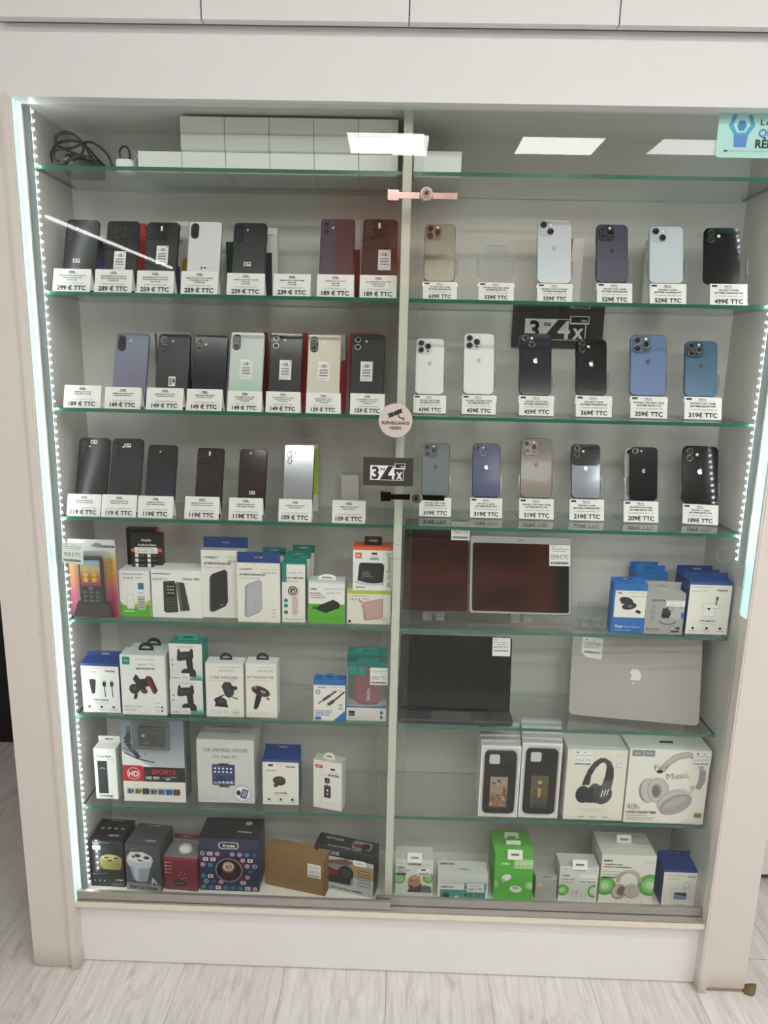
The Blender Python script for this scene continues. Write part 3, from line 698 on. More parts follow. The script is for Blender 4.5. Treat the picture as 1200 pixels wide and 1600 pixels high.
G1 = 'price cards on the left shelves'
def lcard(row, x0, x1, yt, price, l, before, cond=N2, yaw=0):
    tent_card(x0, x1, yt, row, .010, l+[cond], price, f'white price card reading {price} {before}', G1, yaw)
SM = lambda a, b_, c='TYP INCLUSE': [a, b_, c]
lcard(2, 82, 141, 420, '299 € TTC', SM('SAMSUNG A57 5G 256GO 8GB 5G', '50 MP 5,7 POUCES NOIR'), 'before the first black phone')
lcard(2, 147, 206, 421, '289 € TTC', SM('XIAOMI REDMI NOTE 14 PRO 5G', '256GO 8GB 200 MP 6,67 POUCES'), 'before the round-camera phone')
lcard(2, 213, 271, 423, '259 € TTC', SM('XIAOMI REDMI NOTE 14 PRO 4G', '256GO 8GB 200 MP 6,67 POUCES'), 'before the square-camera phone')
lcard(2, 282, 340, 424, '259 € TTC', SM('SAMSUNG A36 5G 128 GO BLANC', '8GB 50 MP 6,7 POUCES'), 'before the white phone')
lcard(2, 354, 413, 427, '239 € TTC', SM('SAMSUNG A26 5G 128 GO NOIR', '6GB 50 MP', '6,7 POUCES'), 'before the dark green phone')
lcard(2, 427, 485, 428, '239 € TTC', SM('SAMSUNG A17 5G 128 GO NOIR', '6GB 50 MP', '6,7 POUCES'), 'standing alone in a gap on the second shelf')
lcard(2, 495, 553, 429, '189 € TTC', SM('SAMSUNG A16 4G 128 GO', '4GB 50 MP', '6,7 POUCES'), 'before the navy and wine phone')
lcard(2, 562, 620, 430, '189 € TTC', SM('XIAOMI REDMI 15C 256GO 8GB', '50 MP 6,9 POUCES'), 'before the dark wine-red phone')
lcard(3, 99, 157, 602, '189 € TTC', SM('SAMSUNG A07 128 GO', '4GB 50 MP 6,7 POUCES', ''), 'alone at the left end of the third shelf')
lcard(3, 163, 220, 605, '149 € TTC', SM('SAMSUNG A07 64GO VIOLET', '4GB 50 MP 6,7 POUCES', ''), 'before the lilac-blue phone')
lcard(3, 228, 286, 606, '149 € TTC', SM('SAMSUNG A07 64GO NOIR', '4GB 50 MP 6,7 POUCES', ''), 'before the graphite phone')
lcard(3, 291, 347, 608, '149 € TTC', SM('SAMSUNG A06 64GO NOIR', '4GB 50 MP 6,7 POUCES', ''), 'before the glossy blue-black phone')
lcard(3, 355, 409, 611, '149 € TTC', SM('XIAOMI REDMI A5 64GO VERT', '3GB 32 MP 6,88 POUCES'), 'before the mint-white phone')
lcard(3, 415, 469, 612, '149 € TTC', SM('XIAOMI REDMI A5 64GO NOIR', '3GB 32 MP 6,88 POUCES'), 'before the silver-ringed black phone')
lcard(3, 478, 532, 614, '129 € TTC', SM('XIAOMI REDMI A3 64GO', '3GB 8 MP 6,71 POUCES'), 'before the beige phone')
lcard(3, 547, 601, 615, '129 € TTC', SM('XIAOMI REDMI A3 64GO NOIR', '3GB 8 MP 6,71 POUCES'), 'by the partition on the third shelf')
lcard(4, 104, 157, 772, '119 € TTC', SM('SAMSUNG GALAXY A05S', '64GB NOIR OCCASION', ''), 'before the first black phone of the fourth shelf', OC)
lcard(4, 158, 213, 773, '119 € TTC', SM('SAMSUNG GALAXY A05S', '64GB NOIR OCCASION', ''), 'before the charcoal three-lens phone', OC)
lcard(4, 215, 270, 775, '119€ TTC', SM('SAMSUNG GALAXY A51', 'DUAL 128GB OCCASION', ''), 'before the iridescent phone', OC)
lcard(4, 288, 342, 776, '119€ TTC', SM('SAMSUNG GALAXY A41 64GB', 'OCCASION Noir OCCASION', ''), 'before the brown-black phone with pale streak', OC)
lcard(4, 357, 410, 778, '119€ TTC', SM('SAMSUNG GALAXY A41', 'DUAL 64GB OCCASION', ''), 'before the stickered brown-black phone', OC)
lcard(4, 435, 487, 780, '109 € TTC', SM('SAMSUNG GALAXY A04S', '32GB OCCASION', ''), 'before the mirror-silver phone', OC)
lcard(4, 519, 571, 782, '109 € TTC', SM('SAMSUNG GALAXY A05', '64GB OCCASION', ''), 'with no phone behind it on the fourth shelf', OC)

# ---------------------------------------------------------------- phones on clear stands (right half)
def rphone(row, xl, xr, yt, yb, kind, back, frame, bump, card, price, lines, short, label, Y=.05, yaw=0, logo=None, lensm=LENS, ringm=RINGM, r=.16, extra=None, second=None, lean=17):
    zb = top_of(row); xm = (xl+xr)/2
    yt_guess = .012; hs = max(.03, min(.058, at(xm, yb, Y+yt_guess).z-zb))
    gw = size_px(xr-xl, at(xm, yt, Y+.06)) if xr > xl else .075
    base, dy = acrylic_stand(card[0], card[1], row, Y, hs, f'clear acrylic stand {"holding" if kind else "left empty in front of"} {short}', price, lines, f'white price card reading {price} under {short}', ('clear phone stands on the right shelves', 'price cards on the clear stands'), yaw, gw, ycard=(card[2]+card[3])/2)
    if not kind: return
    Yb = Y+dy+.003
    W, L, X = place_phone(xl, xr, yt, Yb, zb+hs, lean)
    t = thing('smartphone', label, 'phone', (X, Yb, zb+hs+.0006), (R(-lean), 0, R(yaw)), 'phones on clear stands on the right shelves')
    phone_body(t, W, L, back, frame, r=r, logo=logo, extra=extra, logo_h=.55); cams(t, W, L, kind, bump, lensm, ringm)
I = lambda a, bt: ['IPHONE '+a, bt, 'OCCASION GARANTIE 1 AN']
BO, BN = 'BATTERIE ORIGINALE 87%', 'BATTERIE NEUVE 100%'
WL = mt('#3c1c1e', .12, 0, .6, var=0); OLV = mt('#7f7b6d', .3, .4, .3); PALE = mt('#c3ccd4', .25, 0, .4); PALER = mt('#b6c0c8', .25, .4)
PURP = mt('#3d3c4e', .28, .2, .3); JET = mt('#101114', .1); WHT = mt('#e2e3e1', .25, 0, .4); NAVY = mt('#121521', .12)
SIER = mt('#4a5f86', .3, .25, .3); PACB = mt('#2d5470', .22, .2, .5); MIDG = mt('#5b6367', .3, .3, .3); BLU = mt('#2b386c', .25, 0, .1); GOLD = mt('#7d736b', .35, .1, .2)
LG = mt('#c9ccd2', .2, .8); LGD = mt('#3a4046', .25, .5); BRL = mt('#5a4636', .25, .4)
rphone(2, 664, 712, 350, 440, 'tri', OLV, mt('#8d897c', .25, .7), mt('#77705f', .25, .4), (661,714,443,472), '639€ TTC', I('15 PRO 128GB', BO), 'the olive-grey phone', 'olive-grey phone with wine-dark triple lenses by the lock', lensm=WL, ringm=mt('#5c4a40', .3, .8))
rphone(2, 748, 800, 371, 441, None, None, None, None, (748,803,445,473), '539€ TTC', I('14 PRO MAX 128GB', BN), 'the back wall, phone missing', '')
rphone(2, 840, 893, 344, 443, 'dual_d', PALE, PALER, mt('#bcc6ce', .2, 0, .5), (840,895,446,473), '529€ TTC', I('15 PLUS 128 GB BLEU', BO), 'the tall pale blue phone', 'tall pale blue phone with two diagonal lenses, no box behind', logo=mt('#b3bcc4', .15, .5))
rphone(2, 932, 981, 351, 442, 'tri', PURP, mt('#4a4858', .25, .7), mt('#30303c', .15, .2, .6), (934,989,446,474), '529€ TTC', I('14 PRO 128GB', BO), 'the dark purple phone', 'dark purple phone with triple lenses on the second shelf', logo=mt('#2f2e3c', .2, .5))
rphone(2, 1014, 1066, 354, 443, 'dual_d', PALE, PALER, mt('#bcc6ce', .2, 0, .5), (1017,1073,446,475), '529€ TTC', I('15 256GO', BO), 'the pale blue phone with a carton behind', 'pale blue phone with two diagonal lenses, white carton behind', yaw=-3)
rphone(2, 1099, 1153, 356, 443, 'dual_v', JET, mt('#1c1d20', .25, .6), JET, (1112,1168,447,477), '499€ TTC', I('14 128GB', BO), 'the black phone at the right end', 'glossy black phone at the right end of the second shelf', yaw=-5)
rphone(3, 650, 695, 529, 617, 'tri', WHT, SILF, mt('#d2d3d1', .2, 0, .5), (646,697,618,648), '439€ TTC', I('13 PRO 256GB', BN), 'the smaller white phone', 'white phone with triple lenses nearest the partition', Y=.055, logo=mt('#c9cbca', .15, .5))
rphone(3, 725, 773, 521, 617, 'tri', WHT, SILF, mt('#d2d3d1', .2, 0, .5), (722,775,619,649), '439€ TTC', I('13 PRO MAX 128GB', BN), 'the larger white phone', 'larger white triple-lens phone second from the partition', Y=.055, logo=mt('#c9cbca', .15, .5))
rphone(3, 812, 862, 521, 618, 'dual_d', NAVY, mt('#232735', .25, .5), NAVY, (812,866,620,650), '429€ TTC', I('14 PLUS 128GB', BO), 'the navy phone', 'near-black navy phone standing before the instalment sign', Y=.055, logo=LG)
rphone(3, 900, 948, 530, 618, 'dual_v', JET, mt('#1c1d20', .25, .6), JET, (901,957,621,651), '369€ TTC', I('13 128GB', BO), 'the black phone with silver logo', 'glossy black phone with silver logo, right of the instalment sign', Y=.055, logo=LG)
rphone(3, 984, 1039, 523, 619, 'tri', SIER, mt('#5b6a85', .25, .6), mt('#4b5a76', .2, .3), (987,1043,622,653), '359€ TTC', I('12 PRO MAX 128GB', BN), 'the large slate-blue phone', 'large slate-blue triple-lens phone on the third shelf', Y=.055, yaw=-4, logo=LGD)
rphone(3, 1069, 1118, 533, 620, 'tri', PACB, mt('#3d5f76', .25, .6), mt('#27465c', .15, .3, .5), (1072,1128,623,653), '319€ TTC', I('12 PRO 128GB', BN), 'the smaller petrol-blue phone', 'petrol-blue triple-lens phone at the right end of the third shelf', Y=.055, yaw=-5, logo=LGD)
rphone(4, 660, 703, 692, 777, 'tri', MIDG, mt('#6c7276', .25, .7), mt('#4d5457', .2, .3), (655,705,780,810), '319€ TTC', I('12 PRO 128GB', BN), 'the green-grey phone', 'green-grey triple-lens phone behind the lower lock', Y=.09, logo=LGD)
rphone(4, 739, 782, 693, 778, 'dual_d', BLU, mt('#39446c', .25, .5), mt('#2e3a66', .2, 0, .5), (735,785,781,811), '319€ TTC', I('13 128GB', BN), 'the royal blue phone', 'royal blue phone with a bright silver logo', Y=.09, logo=mt('#dfe1e6', .25, .4), lensm=WL)
rphone(4, 814, 863, 685, 779, 'tri', GOLD, mt('#8d837a', .25, .7), mt('#6e5a4c', .2, .3), (812,866,782,812), '319€ TTC', I('12 PRO MAX 128GB', BN), 'the taupe phone', 'taupe-gold triple-lens phone on the fourth shelf', Y=.09, logo=BRL, lensm=WL)
rphone(4, 893, 938, 694, 780, 'dual_v', mt('#8e929c', .12, .3, .6), mt('#17181b', .25, .5), mt('#111215', .12, 0, .7), (891,945,784,813), '219€ TTC', I('12 64GB', BO), 'the black phone with painted silver reflection', 'black phone with a silver reflection painted below, white logo', Y=.09, logo=mt('#e6e7ea', .25, .3), extra=lambda a: a.rrect(.02,.60,.98,.985,.13,mt('#0f1013', .1, 0, .8)))  # silver lower back is a lamp reflection painted onto a black phone
rphone(4, 985, 1028, 699, 783, 'se', mt('#15151b', .1, 0, .8), mt('#1a1a1e', .25, .5), mt('#9ea0a4', .15, .5), (976,1030,786,816), '209€ TTC', I('SE 2022 64GB', BN), 'the small single-lens black phone', 'small black single-lens phone with a white phone behind it', Y=.085, lean=14, logo=LG)
rphone(4, 1065, 1118, 697, 788, 'dual_v', JET, mt('#232427', .2, .6), JET, (1069,1122,790,821), '189€ TTC', I('11 128GB', BN), 'the black phone by the right LED strip', 'glossy black phone mirroring LED dots, right end of the fourth shelf', Y=.08, yaw=-7, logo=LG)

# ---------------------------------------------------------------- boxed goods
HANG = 'hang_tab'
def hang_flat(par, W, y, z, h, m, w=None, cx=0, lean=0, T=.0006):      # card with a euro slot
    w = w or W; pr = rrect(w, h, .0015, 9); n = len(pr)
    hole = []
    for x, zz in pr:
        ang = math.atan2(zz*w/h, x); hx, hz = .013*math.cos(ang), .0032*math.sin(ang)
        if abs(hx) < .005 and hz > 0: hz += .003
        hole.append((hx, hz+.000))
    M = Matrix.Translation((cx, y, z)) @ Matrix.Rotation(R(-lean), 4, 'X') @ Matrix.Translation((0, 0, h/2))
    part(HANG, par, lambda q: q.ring(pr, hole, 0, T, m, M=M))
def hang_arch(par, y, z, w, h, m, cx=0, lean=0, T=.0012):              # plastic arch handle
    n = 16; out = [(-w/2, 0)]+[(-w/2*math.cos(R(180*i/n)), h*.25+h*.75*math.sin(R(180*i/n))) for i in range(n+1)]+[(w/2, 0)]
    out = out[::-1]
    inn = []
    for x, zz in out:
        inn.append((x*.62, h*.24+max(0, zz-h*.24)*.45))
    M = Matrix.Translation((cx, y, z)) @ Matrix.Rotation(R(-lean), 4, 'X')
    part(HANG, par, lambda q: q.ring(out, inn, 0, T, m, M=M))
def price_tag(par, W, H, u0, v0, u1, v1, price, y=-.0006, bars=False, rot=0, holes=False):
    w, h = (u1-u0)*W, (v1-v0)*H; M = Matrix.Translation(((u0+u1)/2*W-W/2, y, (v0+v1)/2*H)) @ Matrix.Rotation(R(-rot), 4, 'Y') @ Matrix.Translation((0, 0, -h/2))
    def f(q):
        q.box(-w/2, w/2, -.0002, .0, 0, h, PAPER, M=M); a = Art(q, w, h, -.0003, M=M)
        if holes: a.ell(.2,.9,.03,.03,INK,10); a.ell(.55,.9,.02,.02,INK,10)
        a.line([(.08,.80),(.92,.80)], .025, GREYINK); a.line([(.15,.70),(.80,.70)], .02, GREYINK)
        a.text(price, .5, .32 if bars else .18, .2 if bars else .32, INK, 'c', maxw=.82)
        if bars: a.bars(.08, .08, .92, .2, INK, 22)
    part('price_sticker', par, f, 'white price sticker')
def carton(name, label, cat, row, xl, xr, yt, yb=None, Y=None, depth=.05, front=CARD, side=None, top=None, art=None, yaw=0, group=None, zb=None, edge=None, dx=0):
    zb = top_of(row) if zb is None else zb; xm = (xl+xr)/2
    if Y is None: Y = at_z(xm, yb, zb).y
    Y = max(.006, min(Y, .192-depth*math.cos(R(yaw))))
    yb2 = yb or proj((at(xm, yt+60, Y).x, Y, zb))[1]
    P0, P1 = at(xl, yb2-(xr-xl)*.012, Y), at(xr, yb2+(xr-xl)*.012, Y); W = (P1.x-P0.x)/math.cos(R(yaw)); X = (P0.x+P1.x)/2
    H = at(xm, yt, Y).z-zb
    t = thing(name, label, cat, (X+dx, Y, zb), (0, 0, R(yaw)), group)
    side = side or front; top = top or side
    def f(q):
        q.box(-W/2, W/2, 0, depth, 0, H, side, front=front, top=top, side=side, back=side)
        if art: art(Art(q, W, H, y=-.0001), W, H)
    part('carton', t, f)
    return t, W, H
MT = {}
def inks(**k):
    for n, h in k.items(): MT[n] = mt(h, .5, var=.02)
inks(fblue='#1d4284', blue2='#1f6fb8', green='#5cb531', dgreen='#3f9a3a', lime='#b5c832', teal='#1f8f83', dteal='#12756c', orange='#e8622c', red='#c8262e', dred='#7e2430', grey='#8b8d8f', lgrey='#c4c5c5', dgrey='#4a4c50', char='#2b2c30', warm='#efece4', cream='#ece7da', pinkb='#d9bcb5', rose='#b98f8c', lilac='#b6b4c2', yel='#e8c832', sky='#5aa0d6', navy='#20243c', brown='#8a6a40', skin='#b98a6e', beige='#d8cbbc', gold='#b79543', plum='#7a3d5c', pink='#c4506e', cyan='#2f9fd4', purple='#5b3a86', gr2='#6d6f72')
def icons(a, us, v, r, m, words=True):
    for u in us:
        a.ell(u, v, r, r, m, 14)
        if words: a.line([(u-.09, v-.055), (u+.09, v-.055)], .010, GREYINK)
def body_blob(a, pts, m): a.poly(pts, m)

# --- fifth shelf, left: phones, power banks, speakers
t, W, H = carton('blister_pack', 'clear blister pack with a black keypad phone on its cradle, orange to magenta card', 'phone package', 5, 114, 186, 843, 964, depth=.002,
    front=grad('sunset_card', [(0, '#a52560'), (.28, '#c0406a'), (.5, '#d9824f'), (.72, '#dfae4e'), (.85, '#cfd0cd'), (1, '#d4d6d6')], 2, 0, .19, .4, .2), side=MT['lgrey'],
    art=lambda a, W, H: (a.text('Swisstone', .80, .90, .042, INK, 'c', True, .36), [a.rrect(.80, v, .94, v+.075, .03, MT['gold']) for v in (.69,.60,.51)], a.ell(.62,.925,.13,.03,GREYINK), a.ell(.62,.93,.09,.05,GREYINK)))
def shell(q):
    for i, (x0, x1, z0, z1, y) in enumerate(((.08,.92,.03,.86,-.024),)):
        q.rslab((x1-x0)*W, (z1-z0)*H, .012, y, 0, CLEARP, cx=((x0+x1)/2-.5)*W, z0=z0*H, b=.003)
part('blister', t, shell, 'clear plastic blister')
hs = part('handset', t, lambda q: q.rslab(.50*W, .70*H, .010, -.016, -.002, BLACK, mt('#1c1c1f', .3), cx=0, z0=.10*H, b=.002), 'black keypad handset')
def scr(q):
    a = Art(q, W, H, y=-.0161); a.rect(.29, .43, .71, .76, grad('phone_screen', [(0,'#8a2a6a'),(.4,'#d9743f'),(.7,'#d9c6b0'),(1,'#8fb4d8')], 2, .08, .145, .2, .2))
    for v in (.49,.56,.63):
        for u in (.40,.58): a.ell(u, v+.02, .055, .055, MT['yel'], 14)
    a.text('10:10', .5, .705, .03, PAPER)
part('screen', hs, scr)
def keys(q):
    a = Art(q, W, H, y=-.0161)
    for r_ in range(4):
        for c in range(3): a.rrect(.32+.13*c, .17+.055*r_, .42+.13*c, .205+.055*r_, .015, MT['dgrey']); a.text('123456789*0#'[r_*3+c] if 0 else '*0#789456123'[r_*3+c], .37+.13*c, .178+.055*r_, .018, PAPER)
    a.ell(.5, .405, .06, .04, MT['gr2'])
part('keypad', hs, keys)
part('cradle', t, lambda q: q.loops([[(x, y, z) for x, y, z in ((-.40*W,-.021,.035*H),(.40*W,-.021,.035*H),(.31*W,-.019,.20*H),(-.31*W,-.019,.20*H))], [(x, -.003, z) for x, z in ((-.42*W,.035*H),(.42*W,.035*H),(.33*W,.22*H),(-.33*W,.22*H))]], mt('#141517', .2, 0, .5)), 'black charging cradle')
price_tag(t, W, H, -.02, .73, .42, .99, '79,90 € TTC', y=-.0255, bars=True, rot=-4, holes=True)

def box_phone_white(a, W, H):
    a.poly([(0,0),(1,0),(1,.38),(.8,.30),(.55,.30),(.3,.22),(.12,.26),(0,.34)], MT['lime']); a.poly([(0,0),(1,0),(1,.27),(.7,.23),(.3,.20),(0,.26)], MT['green'])
    a.rrect(.22,.17,.48,.52,.06,PAPER); a.rrect(.24,.19,.46,.50,.05,MT['lgrey']); a.rrect(.25,.20,.45,.49,.05,PAPER)
    a.rrect(.58,.15,.84,.46,.05,MT['lgrey']); a.rrect(.59,.46,.83,.83,.06,PAPER); a.rect(.62,.60,.81,.74,mt('#3a6f9c', .3)); a.line([(.62,.52),(.80,.52)], .02, GREYINK)
    for v in (.20,.26,.32,.38): a.line([(.62,v),(.80,v)], .04, GREYINK)
    a.text('SAMSUNG', .30, .10, .035, PAPER, 'c', True, .34)
    a.line([(.1,.93),(.8,.93)], .02, GREYINK); a.text('39,90 €  TTC', .45, .82, .05, INK, 'c', maxw=.6)
carton('phone_carton', 'white and green carton picturing a small white folding phone', 'phone box', 5, 189, 236, 892, 963, depth=.05, front=PAPER, art=box_phone_white)
def box106(a, W, H):
    a.poly([(.23,.14),(.24,.76),(.46,.78),(.50,.70),(.52,.12),(.28,.10)], mt('#34342f', .3)); a.rrect(.30,.45,.47,.70,.03,mt('#101113', .2)); a.rrect(.29,.14,.49,.40,.03,mt('#4b4a42', .3))
    for v in (.18,.24,.30,.36): a.line([(.31,v),(.47,v)], .014, mt('#25241f', .4))
    for i in range(3): [a.ell(.335+.05*i, .52+.07*j, .017, .017, MT['lgrey'], 10) for j in range(3)]
    a.poly([(.50,.76),(.66,.74),(.76,.16),(.56,.14)], mt('#3c3a33', .3)); a.poly([(.51,.75),(.56,.75),(.61,.15),(.56,.14)], mt('#6b675c', .3))
    a.text('Nokia 106', .80, .80, .055, INK, 'c', maxw=.32); a.line([(.03,.92),(.38,.92)], .012, INK); a.text('29,90 € TTC', .18, .78, .05, INK, 'c', maxw=.3)
carton('phone_carton', 'white carton picturing a dark keypad phone with its back cover beside it', 'phone box', 5, 239, 316, 891, 965, depth=.06, front=PAPER, art=box106)
def carplay(a, W, H):
    a.rect(0,.50,1,.60,MT['orange']); a.text('Carplay', .5, .80, .06, PAPER, 'c', True); a.text('Android Auto', .52, .67, .06, PAPER, 'c', True, .62)
    a.rect(.12,.46,.86,.63,PAPER); a.line([(.2,.59),(.75,.59)], .02, GREYINK); a.text('49,90 €  TTC', .5, .49, .06, INK, 'c', maxw=.6)
    for v in (.36,.23,.10):
        for u in (.12,.52): a.rrect(u, v, u+.11, v+.09, .02, PAPER); a.line([(u+.16,v+.045),(u+.30,v+.045)], .02, GREYINK)
zc = top_of(5)+.0655+.0006
carton('adaptor_carton', 'small black carton with orange band and price sticker on top of the phone cartons', 'accessory box', 5, 207, 254, 834, None, Y=.062, depth=.022, zb=at(230, 891, .062).z, front=mt('#1c1c1e', .35), side=mt('#17171a', .35), art=carplay, yaw=2)
carton('adaptor_carton', 'second small black carton hidden behind the orange-banded one, slightly left and higher', 'accessory box', 5, 200, 246, 826, None, Y=.090, depth=.022, zb=at(230, 891, .062).z, front=mt('#1c1c1e', .35), side=MT['orange'], top=mt('#17171a', .35), yaw=1)
def powerbank(col, ring):
    def f(a, W, H):
        a.text('C⦵NNECT' if 0 else 'CONNECT', .06, .88, .03, INK, 'l', True, .35); a.text('BATTERIE EXTERNE MAGSAFE', .06, .79, .032, INK, 'l', True, .60); a.text('MAGNETIC POWER BANK', .06, .735, .02, GREYINK, 'l', maxw=.5)
        a.line([(.55,.90),(.94,.90)], .008, GREYINK); a.text('24,90 €  TTC', .76, .82, .035, INK, 'c', maxw=.34)
        a.poly([(.16,.12),(.18,.60),(.24,.65),(.52,.72),(.58,.69),(.58,.24),(.52,.17),(.24,.08),(.18,.09)], mt(ring, .35)); a.poly([(.22,.11),(.23,.60),(.27,.64),(.53,.70),(.57,.66),(.57,.25),(.52,.19),(.27,.11)], mt(col, .35))
        a.ell(.41,.53,.125,.15,mt(ring, .35),26,8); a.ell(.41,.53,.118,.143,mt(col, .35),26,8); a.line([(.41,.38),(.41,.28)], .02, mt(ring, .35)); a.ell(.44,.19,.03,.014,LIGHTINK)
        for v in (.10,.16,.22): a.line([(.80,v),(.90,v)], .02, LIGHTINK)
    return f
t, W, H = carton('power_bank_carton', 'cream carton with blue hang card picturing a black magnetic power bank', 'power bank box', 5, 317, 386, 860, 965, depth=.028, front=MT['warm'], side=MT['lgrey'], art=powerbank('#2a2a30', '#3c3c42'))
hang_flat(t, W, .026, H-.001, .027, MT['fblue'])
t, W, H = carton('power_bank_carton', 'cream carton with blue hang card picturing a white magnetic power bank', 'power bank box', 5, 372, 438, 880, 972, depth=.028, front=MT['warm'], side=MT['lgrey'], art=powerbank('#b9b9c6', '#a3a3b0'))
hang_flat(t, W, .004, H-.001, .027, MT['fblue'])
def fanbox(a, W, H):
    a.rect(0,.86,1,1,MT['teal']); a.rect(0,.68,.2,.86,MT['teal']); a.rect(.2,.80,1,.98,PAPER); a.text('19,90 €  TTC', .6, .82, .03, INK, 'c', maxw=.6); a.text('3 IN 1 MINI FAN', .55, .74, .028, INK, 'c', True, .8); a.line([(.1,.70),(.7,.70)], .02, GREYINK)
    a.ell(.5,.52,.25,.25,mt('#d9cfc8', .4)); a.ell(.46,.54,.20,.20,INK); a.ell(.46,.54,.155,.155,LIGHTINK); a.ell(.46,.54,.10,.10,INK); a.ell(.48,.53,.05,.05,MT['beige'])
    a.rrect(.44,.12,.68,.44,.10,MT['pinkb']); a.line([(.55,.40),(.55,.18)], .02, MT['beige'])
    for v in (.17,.28,.37): a.ell(.17,v,.09,.09,MT['teal'],14)
    a.line([(.1,.05),(.9,.05)], .02, GREYINK)
G = 'teal-topped fan cartons on the fifth shelf'
t, W, H = carton('fan_carton', 'white carton with teal top picturing a pink handheld fan, front one of its row', 'fan box', 5, 441, 477, 880, 972, depth=.030, front=MT['warm'], side=MT['dteal'], top=MT['teal'], art=fanbox, group=G)
hang_flat(t, W, .028, H-.001, .012, MT['teal'])
for x0, x1, yt, Y, lb in ((447,484,873,.075,'second carton of the teal fan row, right behind the front one'), (455,490,864,.112,'third carton of the teal fan row, mostly hidden, teal top showing')):
    t, W, H = carton('fan_carton', lb, 'fan box', 5, x0, x1, yt, None, Y=Y, depth=.030, front=MT['warm'], side=PAPER, top=MT['teal'], group=G); hang_flat(t, W, .028, H-.001, .014, MT['teal'])
t, W, H = carton('fan_carton', 'teal-topped fan carton standing alone behind the white power bank carton', 'fan box', 5, 409, 445, 868, None, Y=.125, depth=.03, front=MT['warm'], side=PAPER, top=MT['teal'], group=G); hang_flat(t, W, .028, H-.001, .014, MT['teal'])
def belkin5(a, W, H):
    a.rect(0,0,1,.46,MT['green']); a.rect(0,.95,1,1,mt('#cfdcd8', .5)); a.text('belkin', .05, .79, .045, INK, 'l', True, .3); a.text('BoostCharge', .05, .70, .032, INK, 'l', True, .32); a.text('Power Bank 10K', .05, .65, .03, INK, 'l', True, .38); a.text('with integrated cable', .05, .60, .028, INK, 'l', True, .5)
    a.line([(.45,.82),(.95,.82)], .012, GREYINK); a.text('29,90 €  TTC', .70, .70, .04, INK, 'c', maxw=.4)
    a.poly([(.24,.36),(.30,.42),(.68,.56),(.86,.48),(.87,.38),(.48,.25),(.24,.32)], mt('#16171a', .3)); a.poly([(.24,.37),(.30,.43),(.68,.57),(.86,.49),(.48,.31)], mt('#26272b', .3)); a.line([(.24,.35),(.10,.36),(.16,.40),(.28,.38)], .03, mt('#1d1e21', .4))
    for u in (.12,.32,.56,.80): a.line([(u-.05,.16),(u+.08,.16)], .012, MT['dgreen']); a.line([(u-.05,.12),(u+.06,.12)], .012, MT['dgreen'])
t, W, H = carton('power_bank_carton', 'half white half bright green carton picturing a black power bank with cable', 'power bank box', 5, 482, 538, 908, 974, depth=.04, front=PAPER, side=mt('#cfdcd8', .5), top=mt('#dbe4e2', .5), art=belkin5)
hang_arch(t, .012, H, .5*W, .013, PAPER, lean=20)
def pinkspk(a, W, H):
    a.rect(0,.90,1,1,MT['lime']); a.line([(.1,.84),(.5,.84)], .012, GREYINK); a.text('34,90 €  TTC', .28, .70, .07, INK, 'c', maxw=.5)
    a.poly([(.32,.55),(.44,.68),(.80,.78),(.82,.74),(.82,.20),(.44,.10),(.38,.14),(.36,.45)], MT['rose']); a.poly([(.38,.56),(.46,.66),(.80,.76),(.80,.24),(.46,.12)], mt('#c9a3a0', .5)); a.line([(.40,.62),(.27,.72),(.32,.62)], .025, MT['brown']); a.ell(.06,.07,.035,.035,INK); a.line([(.55,.16),(.92,.14)], .01, GREYINK)
carton('speaker_carton', 'white carton with yellow-green top picturing a dusty pink speaker, under the orange-topped box', 'speaker box', 5, 542, 610, 923, 975, depth=.06, front=MT['cream'], side=MT['cream'], art=pinkspk)
zt_ = at(576, 923, at_z(576, 975, top_of(5)).y).z
def jbl(a, W, H):
    a.rect(0,.93,1,1,MT['orange']); a.rect(.83,0,1,.93,MT['cream']); a.rect(.06,.74,.22,.87,MT['orange']); a.text('JBL', .14, .78, .05, PAPER, 'c', True, .12)
    a.poly([(.12,.22),(.16,.60),(.20,.64),(.74,.64),(.80,.58),(.78,.20),(.70,.16),(.2,.17)], mt('#17181a', .4)); a.poly([(.14,.24),(.18,.58),(.70,.58),(.72,.22)], mt('#26272a', .5))
    a.text('JBL', .36, .31, .13, MT['gr2'], 'c', True, .30)
    a.poly([(.02,.19),(.14,.23),(.3,.19),(.45,.16),(.62,.17),(.80,.20),(.80,.13),(.5,.11),(.2,.13)], mt('#c8d2d6', .3)); a.text('Bluetooth', .20, .055, .035, INK, 'c', True, .26); a.text('JBL Go Essential 2', .955, .08, .075, INK, 'l', False, None, 90)
    a.rect(.40,.70,.68,.90,PAPER); a.rect(.47,.83,.61,.88,INK); a.bars(.43,.71,.65,.76,INK); a.text('39,90 €', .54, .77, .03, INK, 'c', maxw=.2)
t, W, H = carton('speaker_carton', 'orange-topped white carton picturing a black cube speaker with splashing water, on top of another box', 'speaker box', 5, 551, 612, 855, None, Y=at_z(576, 975, top_of(5)).y+.002, depth=.05, zb=zt_+.0005, front=PAPER, side=MT['orange'], top=MT['orange'], art=jbl)
hang_flat(t, W, .02, H, .021, BLACK, w=.45*W)

